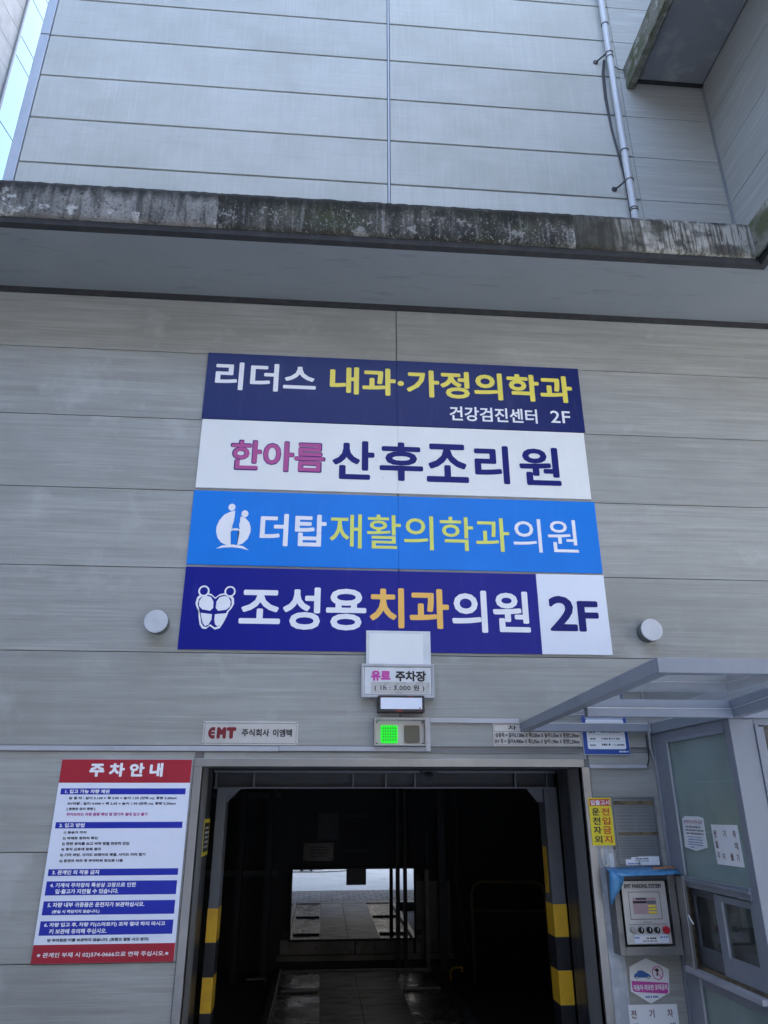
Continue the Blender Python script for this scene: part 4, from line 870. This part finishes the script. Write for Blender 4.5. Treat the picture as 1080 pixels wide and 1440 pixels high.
poly('key_print', [(2.142, 0.706), (2.160, 0.708), (2.168, 0.694), (2.158, 0.688), (2.157, 0.668), (2.146, 0.668), (2.150, 0.688), (2.143, 0.694)], ('y', -0.0064), M['p_black'], hx)
bars('print', [(2.060, 2.145, 0.550, 0.010)], ('y', -0.0068), M['p_car'], hx)
def handpaper(label, u0, u1, z0, z1, plane, chars, loc, thick):
    t = thing('paper_notice', label, 'paper', loc, 'handwritten white paper notices')
    return t
pa = handpaper('handwritten white paper notice on the wall under the hexagonal sticker', 0, 0, 0, 0, None, None, (2.1, 0, 0.33), 0)
bx('sheet', 1.942, 2.256, -0.004, -0.001, 0.30, 0.514, M['paper'], pa)
for c, a, b, z0, z1 in (('전', 1.955, 1.989, .443, .487), ('기', 2.071, 2.105, .444, .488), ('차', 2.188, 2.224, .445, .488), ('절', 1.96, 1.995, .372, .418), ('대', 2.195, 2.232, .372, .418), ('주', 1.96, 1.995, .315, .355), ('차', 2.03, 2.065, .315, .355), ('불', 2.13, 2.165, .315, .355), ('가', 2.2, 2.235, .315, .355)):
    text(c, a, b, z0, z1, ('y', -0.0046), M['p_brown'], pa, 0.015)

# wall lamps
def wall_lamp(x, z, label):
    t = thing('wall_lamp', label, 'lamp', (x, 0, z), 'round wall lamps beside the banner signs')
    disc('lamp_body', (x, -0.043, z), 0.078, 0.084, 'y', M['lampside'], t, 40)
    disc('lamp_face', (x, -0.089, z), 0.082, 0.012, 'y', M['lampshell'], t, 40, 0.003)
    tube('rim', [(x + 0.0815 * math.cos(k * math.pi / 20), -0.081, z + 0.0815 * math.sin(k * math.pi / 20)) for k in range(40)], 0.0022, M['stainless_dark'], t, 4, True)
    bx('seam_mark', x + 0.02, x + 0.028, -0.075, -0.055, z - 0.0795, z - 0.074, M['black'], t)
wall_lamp(-1.195, 2.873, 'round white drum lamp on the wall left of the indigo banner')
wall_lamp(2.398, 2.871, 'round white drum lamp on the wall above the canopy corner')
rc = thing('cable_raceway', 'thin pale cable raceway with a black wire beside the booth header', 'cable raceway', (2.03, 0, 1.91))
bx('raceway', 1.848, 2.258, -0.018, -0.001, 1.908, 1.930, M['trimmetal'], rc, 0.002)
tube('wire', [(2.256, -0.012, 1.915), (2.268, -0.015, 1.935), (2.277, -0.02, 1.965), (2.281, -0.02, 2.01), (2.28, -0.02, 2.13)], 0.0045, M['wire'], rc)
cc = tag(tube('conduit', [(2.30, -0.055, 2.34), (2.297, -0.056, 2.20), (2.302, -0.056, 2.16), (2.285, -0.06, 2.14), (2.29, -0.04, 2.05), (2.315, -0.03, 1.94), (2.322, -0.025, 1.80), (2.322, -0.02, 1.30)], 0.007, M['wiregrey']), 'grey flexible conduit hanging down beside the booth frame', 'cable')

# drain pipe
dp = thing('drain_pipe', 'thin grey drain pipe running down the upper wall to the ledge', 'pipe', (3.06, 0.36, 6.15))
tube('pipe', [(3.055, 0.36, 6.15), (3.058, 0.36, 7.3), (3.070, 0.36, 9.0), (3.095, 0.36, 10.7), (3.11, 0.36, 14.5)], 0.036, M['pvc'], dp, 16)
for z, x in ((9.75, 3.081), (7.80, 3.063)):
    tube('clamp_ring', [(x + 0.041 * math.cos(a), 0.36 + 0.041 * math.sin(a), z) for a in [k * math.pi / 8 for k in range(16)]], 0.008, M['stainless'], dp, 4, True)
    tube('clamp_arm', [(x - 0.04, 0.37, z), (x - 0.10, 0.38, z - 0.06), (x - 0.14, 0.44, z - 0.06)], 0.010, M['stainless_dark'], dp)
    disc('clamp_base', (x - 0.14, 0.435, z - 0.06), 0.03, 0.015, 'y', M['stainless_dark'], dp, 12)
for z, x in ((10.24, 3.088), (8.22, 3.064), (7.41, 3.058), (9.68, 3.081), (7.38, 3.058)):
    tube('pipe_band', [(x + 0.039 * math.cos(a), 0.36 + 0.039 * math.sin(a), z) for a in [k * math.pi / 8 for k in range(16)]], 0.005, M['wire'], dp, 4, True)
for k in range(3):
    o = tube('cable', [(3.045 - 0.01 * k, 0.41, 9.70), (3.015 - 0.012 * k, 0.42, 9.5), (3.0 - 0.012 * k, 0.425, 9.1), (3.005 - 0.006 * k, 0.425, 8.6), (3.03 - 0.004 * k, 0.42, 8.25), (3.04, 0.40, 7.8), (3.035, 0.40, 7.3), (3.03, 0.41, 6.2)], 0.006, M['wire'])
    tag(o, 'one of three black cables hanging slack behind the drain pipe', 'cable', 'black cables behind the drain pipe')
tag(tube('cable', [(3.09, 0.40, 9.66), (3.15, 0.42, 9.62), (3.20, 0.42, 9.58), (3.262, 0.42, 9.57)], 0.006, M['wire']), 'short black cable bridging from the drain pipe to the overhang', 'cable')

# ================================================================== BOOTH AND CANOPY
XB = 2.33
BT = thing('attendant_booth', 'grey metal attendant booth with frosted panes and a half open sliding window', 'booth', (3.3, -0.5, 0))
mb = M['booth']
bx('wall_frame', XB, XB + 0.06, -0.226, -0.002, 1.252, 2.068, mb, BT, 0.002); bx('wall_frame', XB, XB + 0.06, -0.150, -0.002, -0.0, 1.1895, mb, BT, 0.002)
bx('edge_strip', XB - 0.012, XB - 0.001, -0.035, -0.001, 0.0, 2.12, mb, BT, 0.002)
bx('edge_strip', XB - 0.010, XB - 0.001, -0.239, -0.229, 1.255, 2.075, M['booth_edge'], BT)
bx('edge_strip', XB - 0.010, XB - 0.001, -0.239, -0.229, 0.02, 0.69, M['booth_edge'], BT)
bx('header', XB, XB + 0.06, -0.978, -0.002, 2.069, 2.134, mb, BT, 0.002)
bx('header_trim', XB - 0.014, XB - 0.001, -0.978, -0.24, 2.060, 2.078, mb, BT, 0.002)
bx('corner_post', XB, 2.475, -1.05, -0.980, 0, 2.134, mb, BT, 0.004)
bx('mid_rail', XB - 0.008, XB + 0.06, -0.978, -0.152, 1.190, 1.251, mb, BT, 0.003)
bx('mid_rail_trim', XB - 0.022, XB - 0.009, -0.978, -0.152, 1.222, 1.236, mb, BT, 0.002)
up = bx('frosted_pane', XB + 0.012, XB + 0.02, -0.98, -0.226, 1.251, 2.069, M['frosted'], BT)
rect('tape_seam', -0.235, -0.97, 1.514, 1.517, ('x', XB + 0.0112), M['mint'], up)
rect('tape_seam', -0.45, -0.97, 1.802, 1.804, ('x', XB + 0.0112), M['mint'], up)
bx('window_sill', XB - 0.045, XB + 0.08, -0.985, -0.125, 0.712, 0.742, M['trimmetal'], BT, 0.004)
bx('sill_track', XB - 0.002, XB + 0.07, -0.965, -0.15, 0.7425, 0.756, M['tape'], BT)
bx('lower_rail', XB, XB + 0.06, -0.978, -0.152, 0.655, 0.711, mb, BT, 0.002)
bx('lower_pane', XB + 0.012, XB + 0.02, -0.98, -0.228, 0.05, 0.655, M['frosted'], BT)
bx('lower_frame', XB, XB + 0.06, -0.228, -0.151, 0.0, 0.654, mb, BT, 0.002)
bx('base_rail', XB, XB + 0.06, -0.978, -0.23, 0.0, 0.05, mb, BT, 0.002)
# sliding window
SW = bx('window_jamb', XB + 0.004, XB + 0.06, -0.978, -0.955, 0.757, 1.189, mb, BT, 0.002)
def sash(y0, y1, z0, z1, x, m, gz0, gz1, gy0, gy1):
    f = bx('window_sash', x, x + 0.022, y0, gy0, z0, z1, m, BT, 0.002)
    bx('sash_stile', x, x + 0.022, gy1, y1, z0, z1, m, f, 0.002)
    bx('sash_rail', x, x + 0.022, gy0, gy1, z0, gz0, m, f, 0.002); bx('sash_rail', x, x + 0.022, gy0, gy1, gz1, z1, m, f, 0.002)
    bx('pane', x + 0.008, x + 0.013, gy0 - 0.002, gy1 + 0.002, gz0 - 0.002, gz1 + 0.002, M['window'], f)
    return f
sash(-0.953, -0.525, 0.758, 1.180, XB + 0.010, mb, 0.868, 1.145, -0.918, -0.625)
bx('pane_bead', XB + 0.004, XB + 0.010, -0.626, -0.618, 0.866, 1.147, M['booth_edge'], BT)
sash(-0.56, -0.16, 0.758, 1.185, XB + 0.037, M['column'], 0.86, 1.14, -0.52, -0.22)
bx('window_side', XB + 0.002, XB + 0.035, -0.175, -0.151, 0.757, 1.1885, M['tape'], BT)
# front face and shell
bx('front_header', 2.477, 4.4, -1.048, -0.99, 2.10, 2.134, mb, BT, 0.002)
bx('front_frame', 2.477, 2.50, -1.058, -1.0, 0.9, 2.099, mb, BT, 0.002)
bx('front_lower_wall', 2.477, 4.4, -1.046, -1.0, 0, 0.9, mb, BT)
bx('front_frame', 2.50, 2.530, -1.052, -1.01, 0.92, 2.09, mb, BT, 0.002)
bx('front_pane', 2.53, 4.35, -1.035, -1.03, 0.9, 2.10, M['window'], BT)
for i in range(9): bxs('blind_slat', 2.60 + i * 0.12, 2.605 + i * 0.12, -0.99, -0.91, 0.95, 2.09, M['blind'], BT)
bx('booth_roof', XB + 0.02, 4.4, -1.04, -0.01, 2.1345, 2.16, mb, BT)
bx('booth_far_wall', 4.38, 4.42, -1.0, -0.01, 0, 2.13, M['interior'], BT); bx('booth_inner_wall', 2.40, 4.38, -0.03, -0.008, 0, 2.13, M['interior'], BT)
bx('booth_floor', XB + 0.06, 4.38, -1.0, -0.03, 0.0, 0.06, M['interior'], BT)
bx('booth_pier', 4.355, 4.42, -1.05, -1.0, 0.9, 2.10, mb, BT)
bn = tag(bx('wall_calendar', 2.75, 3.05, -0.034, -0.031, 0.93, 1.3, M['paper']), 'pale sheet of paper pinned inside the booth', 'paper')
ck = thing('office_chair', 'dark chair back seen through the booth window', 'chair', (3.0, -0.5, 0.06))
bx('seat', 2.80, 3.2, -0.75, -0.35, 0.48, 0.55, M['black'], ck, 0.02); bx('backrest', 3.10, 3.16, -0.74, -0.36, 0.62, 1.08, M['black'], ck, 0.03)
disc('stem', (3.0, -0.55, 0.28), 0.025, 0.4, 'z', M['dark'], ck, 12)
for k in range(5):
    a = k * 2 * math.pi / 5; tube('leg', [(3.0, -0.55, 0.10), (3.0 + 0.26 * math.cos(a), -0.55 + 0.26 * math.sin(a), 0.08)], 0.018, M['dark'], ck)
bx('backrest_bar', 3.13, 3.15, -0.57, -0.53, 0.5, 0.64, M['dark'], ck)
# sheets on the booth pane
XP = XB + 0.009
hs = thing('shield_notice', 'shield shaped white notice with a pink heading on the frosted booth pane', 'notice', (XB, -0.4, 1.4))
def prismx(name, pts, x0, x1, m, parent):
    bm = bmesh.new(); f = bm.faces.new([bm.verts.new((x0, p[0], p[1])) for p in pts])
    ex = bmesh.ops.extrude_face_region(bm, geom=[f]); bmesh.ops.translate(bm, verts=[v for v in ex['geom'] if isinstance(v, bmesh.types.BMVert)], vec=(x1 - x0, 0, 0))
    return link(name, bm_mesh(bm, name), m, parent)
prismx('sheet', [(-0.266, 1.589), (-0.31, 1.604), (-0.49, 1.604), (-0.545, 1.594), (-0.543, 1.430), (-0.40, 1.404), (-0.253, 1.420)], XP, XP + 0.003, M['paper'], hs)
text('관계자 외 조작 금지', -0.285, -0.525, 1.560, 1.583, ('x', XP - 0.0006), M['p_magenta'], hs, 0.01)
bars('print', [(-0.30, -0.50, 1.537, 0.010), (-0.29, -0.53, 1.518, 0.010), (-0.30, -0.53, 1.499, 0.010)], ('x', XP - 0.0006), M['p_grey'], hs)
bars('print', [(-0.30, -0.50, 1.482, 0.004), (-0.31, -0.50, 1.466, 0.006), (-0.31, -0.50, 1.451, 0.006), (-0.31, -0.50, 1.437, 0.006), (-0.33, -0.38, 1.421, 0.006)], ('x', XP - 0.0006), M['p_car'], hs)
pw = thing('paper_notice', 'handwritten white paper notice taped to the frosted booth pane', 'paper', (XB, -0.78, 1.35), 'handwritten white paper notices')
prismx('sheet', [(-0.632, 1.562), (-0.930, 1.566), (-0.934, 1.350), (-0.640, 1.347)], XP, XP + 0.002, M['paper'], pw)
for c, a, b, z0, z1 in (('전', -.649, -.683, 1.494, 1.533), ('기', -.761, -.795, 1.497, 1.535), ('차', -.870, -.904, 1.498, 1.538), ('절', -.652, -.684, 1.435, 1.474), ('대', -.872, -.906, 1.436, 1.475), ('주', -.657, -.689, 1.376, 1.413), ('차', -.714, -.748, 1.376, 1.412), ('불', -.806, -.838, 1.377, 1.415), ('가', -.870, -.902, 1.376, 1.416)):
    text(c, a, b, z0, z1, ('x', XP - 0.0006), M['p_brown'], pw, 0.015)

CN = thing('glass_canopy', 'glass canopy on a grey metal frame over the booth and entrance corner', 'canopy', (2.8, 0, 2.15))
def zt(y): return 2.208 + (-y) / 2.06 * 0.067      # top of the frame rises outwards
def xl(y): return 1.378 + (-y) / 2.06 * 0.072
# end beam
hexa('end_beam', [(x + xl(y), y, z) for x in (0, 0.062) for y, (a, b) in ((-2.06, (zt(-2.06) - 0.066, zt(-2.06))), (-0.001, (zt(0) - 0.058, zt(0)))) for z in (a, b)], mb, CN, 0.003)
bx('front_beam', xl(-2.06) + 0.0005, 5.2, -2.122, -2.0605, zt(-2.06) - 0.066, zt(-2.06), mb, CN, 0.003)
bx('middle_beam', 1.478, XB - 0.0, -1.11, -1.056, 2.134, 2.184, mb, CN, 0.003)
bx('middle_beam_rail', 1.478, XB - 0.0, -1.095, -1.060, 2.1845, 2.232, mb, CN, 0.002)
bx('edge_strip', 1.478, XB - 0.002, -1.1125, -1.1105, 2.1795, 2.1845, M['booth_edge'], CN)
hexa('cross_beam', [(x, y, z) for x in (XB, XB + 0.055) for y, (a, b) in ((-2.06, (zt(-2.06) - 0.10, zt(-2.06) - 0.045)), (-1.05, (2.134, 2.184))) for z in (a, b)], mb, CN, 0.003)
hexa('cross_beam_rail', [(x, y, z) for x in (XB + 0.004, XB + 0.04) for y, (a, b) in ((-2.06, (zt(-2.06) - 0.044, zt(-2.06) - 0.004)), (-1.05, (2.185, 2.232))) for z in (a, b)], mb, CN, 0.003)
hexa('edge_strip', [(x, y, z) for x in (XB - 0.0025, XB - 0.0005) for y, (a, b) in ((-2.06, (zt(-2.06) - 0.05, zt(-2.06) - 0.045)), (-1.11, (2.180, 2.185))) for z in (a, b)], M['booth_edge'], CN)
bx('front_wall_beam', XB + 0.056, 4.4, -1.075, -1.051, 2.136, 2.19, mb, CN, 0.003)
bx('wall_beam', 1.44, XB - 0.022, -0.05, -0.001, 2.150, 2.206, mb, CN, 0.003)
bx('edge_strip', 1.44, XB - 0.03, -0.0525, -0.0505, 2.202, 2.207, M['booth_edge'], CN)
bx('side_beam', XB - 0.02, XB + 0.018, -1.049, -0.001, 2.136, 2.206, mb, CN, 0.003)
bx('edge_strip', XB - 0.0225, XB - 0.0205, -1.04, -0.055, 2.203, 2.208, M['booth_edge'], CN)
hexa('glass_pane', [(x, y, z) for x in (1.46, 2.34) for y, q in ((-2.07, zt(-2.06) + 0.001), (-0.003, 2.234)) for z in (q, q + 0.008)], M['glass'], CN)
hexa('glass_pane', [(x, y, z) for x in (2.344, 4.4) for y, q in ((-2.07, zt(-2.06) + 0.001), (-0.003, 2.234)) for z in (q, q + 0.008)], M['glass'], CN)

# ================================================================== THE PHOTOGRAPHER (seen only in the mirror, feet and shins)
PR = thing('person', 'standing person in dark trousers and black shoes, feet reflected at the mirror top', 'person', (-0.32, -5.5, 0))
def skin_mesh(name, verts, edges, radii, root, mats, mfun, parent, lvl=2):
    me = bpy.data.meshes.new(name); me.from_pydata(verts, edges, [])
    o = bpy.data.objects.new(name, me); COL.objects.link(o)
    md = o.modifiers.new('skin', 'SKIN'); md.use_smooth_shade = True
    for i, r in enumerate(radii):
        sv = me.skin_vertices[0].data[i]; sv.radius = (r, r) if not isinstance(r, tuple) else r; sv.use_root = (i == root)
    s = o.modifiers.new('sub', 'SUBSURF'); s.levels = lvl; s.render_levels = lvl
    dg = bpy.context.evaluated_depsgraph_get(); m2 = bpy.data.meshes.new_from_object(o.evaluated_get(dg))
    bpy.data.objects.remove(o)
    m2.materials.clear()
    for m in mats: m2.materials.append(m)
    for p in m2.polygons: p.material_index = mfun(p.center); p.use_smooth = True
    return link(name, m2, None, parent)
px, py = -0.32, -5.50
V = [(px, py, 0.95), (px, py, 1.15), (px, py, 1.36), (px, py, 1.47), (px, py + .01, 1.53), (px, py + .02, 1.60), (px, py + .01, 1.70)]; Rr = [(.15, .11), (.145, .10), (.15, .10), .06, .055, (.075, .085), (.07, .08)]
E_ = [(0, 1), (1, 2), (2, 3), (3, 4), (4, 5), (5, 6)]
for s in (-1, 1):
    b = len(V)
    V += [(px + s * .10, py, 0.86), (px + s * .105, py + .01, 0.50), (px + s * .11, py - .01, 0.10), (px + s * .115, py + .12, 0.05)]; Rr += [.088, .06, .042, .035]
    E_ += [(0, b), (b, b + 1), (b + 1, b + 2), (b + 2, b + 3)]
    b = len(V); hx_, hy_, hz_ = px + (0.16 if s > 0 else -0.06), py + .30, 1.40
    V += [(px + s * .19, py, 1.42), (px + s * .25, py + .02, 1.14), (hx_ + s * 0.03, hy_ - .03, hz_ - 0.04), (hx_, hy_, hz_)]; Rr += [.062, .045, .028, .03]
    E_ += [(2, b), (b, b + 1), (b + 1, b + 2), (b + 2, b + 3)]
    for k in range(4):
        c = len(V); oz = -0.02 + k * 0.018
        V += [(hx_ - s * .015, hy_ + .04, hz_ + oz), (hx_ - s * .045, hy_ + .055 - 0.004 * abs(k - 1), hz_ + oz)]; Rr += [.0095, .008]; E_ += [(b + 3, c), (c, c + 1)]
    c = len(V); V += [(hx_ - s * .02, hy_ - .005, hz_ + .045), (hx_ - s * .04, hy_ - .005, hz_ + .055)]; Rr += [.011, .009]; E_ += [(b + 3, c), (c, c + 1)]
def mf(c):
    if c.z > 1.47: return 2
    if c.y > py + 0.25 and c.z > 1.2: return 2
    return 1 if c.z > 0.92 else 0
skin_mesh('body', V, E_, Rr, 0, [M['cloth_dark'], M['cloth_top'], M['skin']], mf, PR)
def ico(name, c, s, m, parent, sub=3, cut=None):
    bm = bmesh.new(); bmesh.ops.create_icosphere(bm, subdivisions=sub, radius=1)
    if cut: bmesh.ops.delete(bm, geom=[v for v in bm.verts if cut(v.co)], context='VERTS')
    bmesh.ops.scale(bm, verts=bm.verts, vec=s)
    me = bm_mesh(bm, name, smooth=True); o = link(name, me, m, parent); o.location = c
    return o
ico('hair', (px, py - 0.002, 1.685), (.088, .105, .105), M['hair'], PR, 3, lambda c: c.z < -0.15 or (c.y > 0.55 and c.z < 0.45))
ico('nose', (px, py + .105, 1.645), (.012, .018, .020), M['skin'], PR, 2)
for s in (-1, 1):
    ico('eye', (px + s * .03, py + .088, 1.665), (.012, .010, .008), M['p_white'], PR, 2); ico('ear', (px + s * .082, py + .01, 1.65), (.012, .022, .032), M['skin'], PR, 2)
    sh = ico('shoe', (px + s * .115, py + .07, 0.045), (.048, .145, .05), M['shoe'], PR, 3)
bx('mouth', px - .022, px + .022, py + .088, py + .096, 1.612, 1.618, M['p_darkred'], PR)
tag(bx('mobile_phone', px + 0.02, px + 0.095, py + .31, py + .318, 1.35, 1.50, M['black'], None, 0.003), 'black mobile phone held up by the photographer', 'phone')
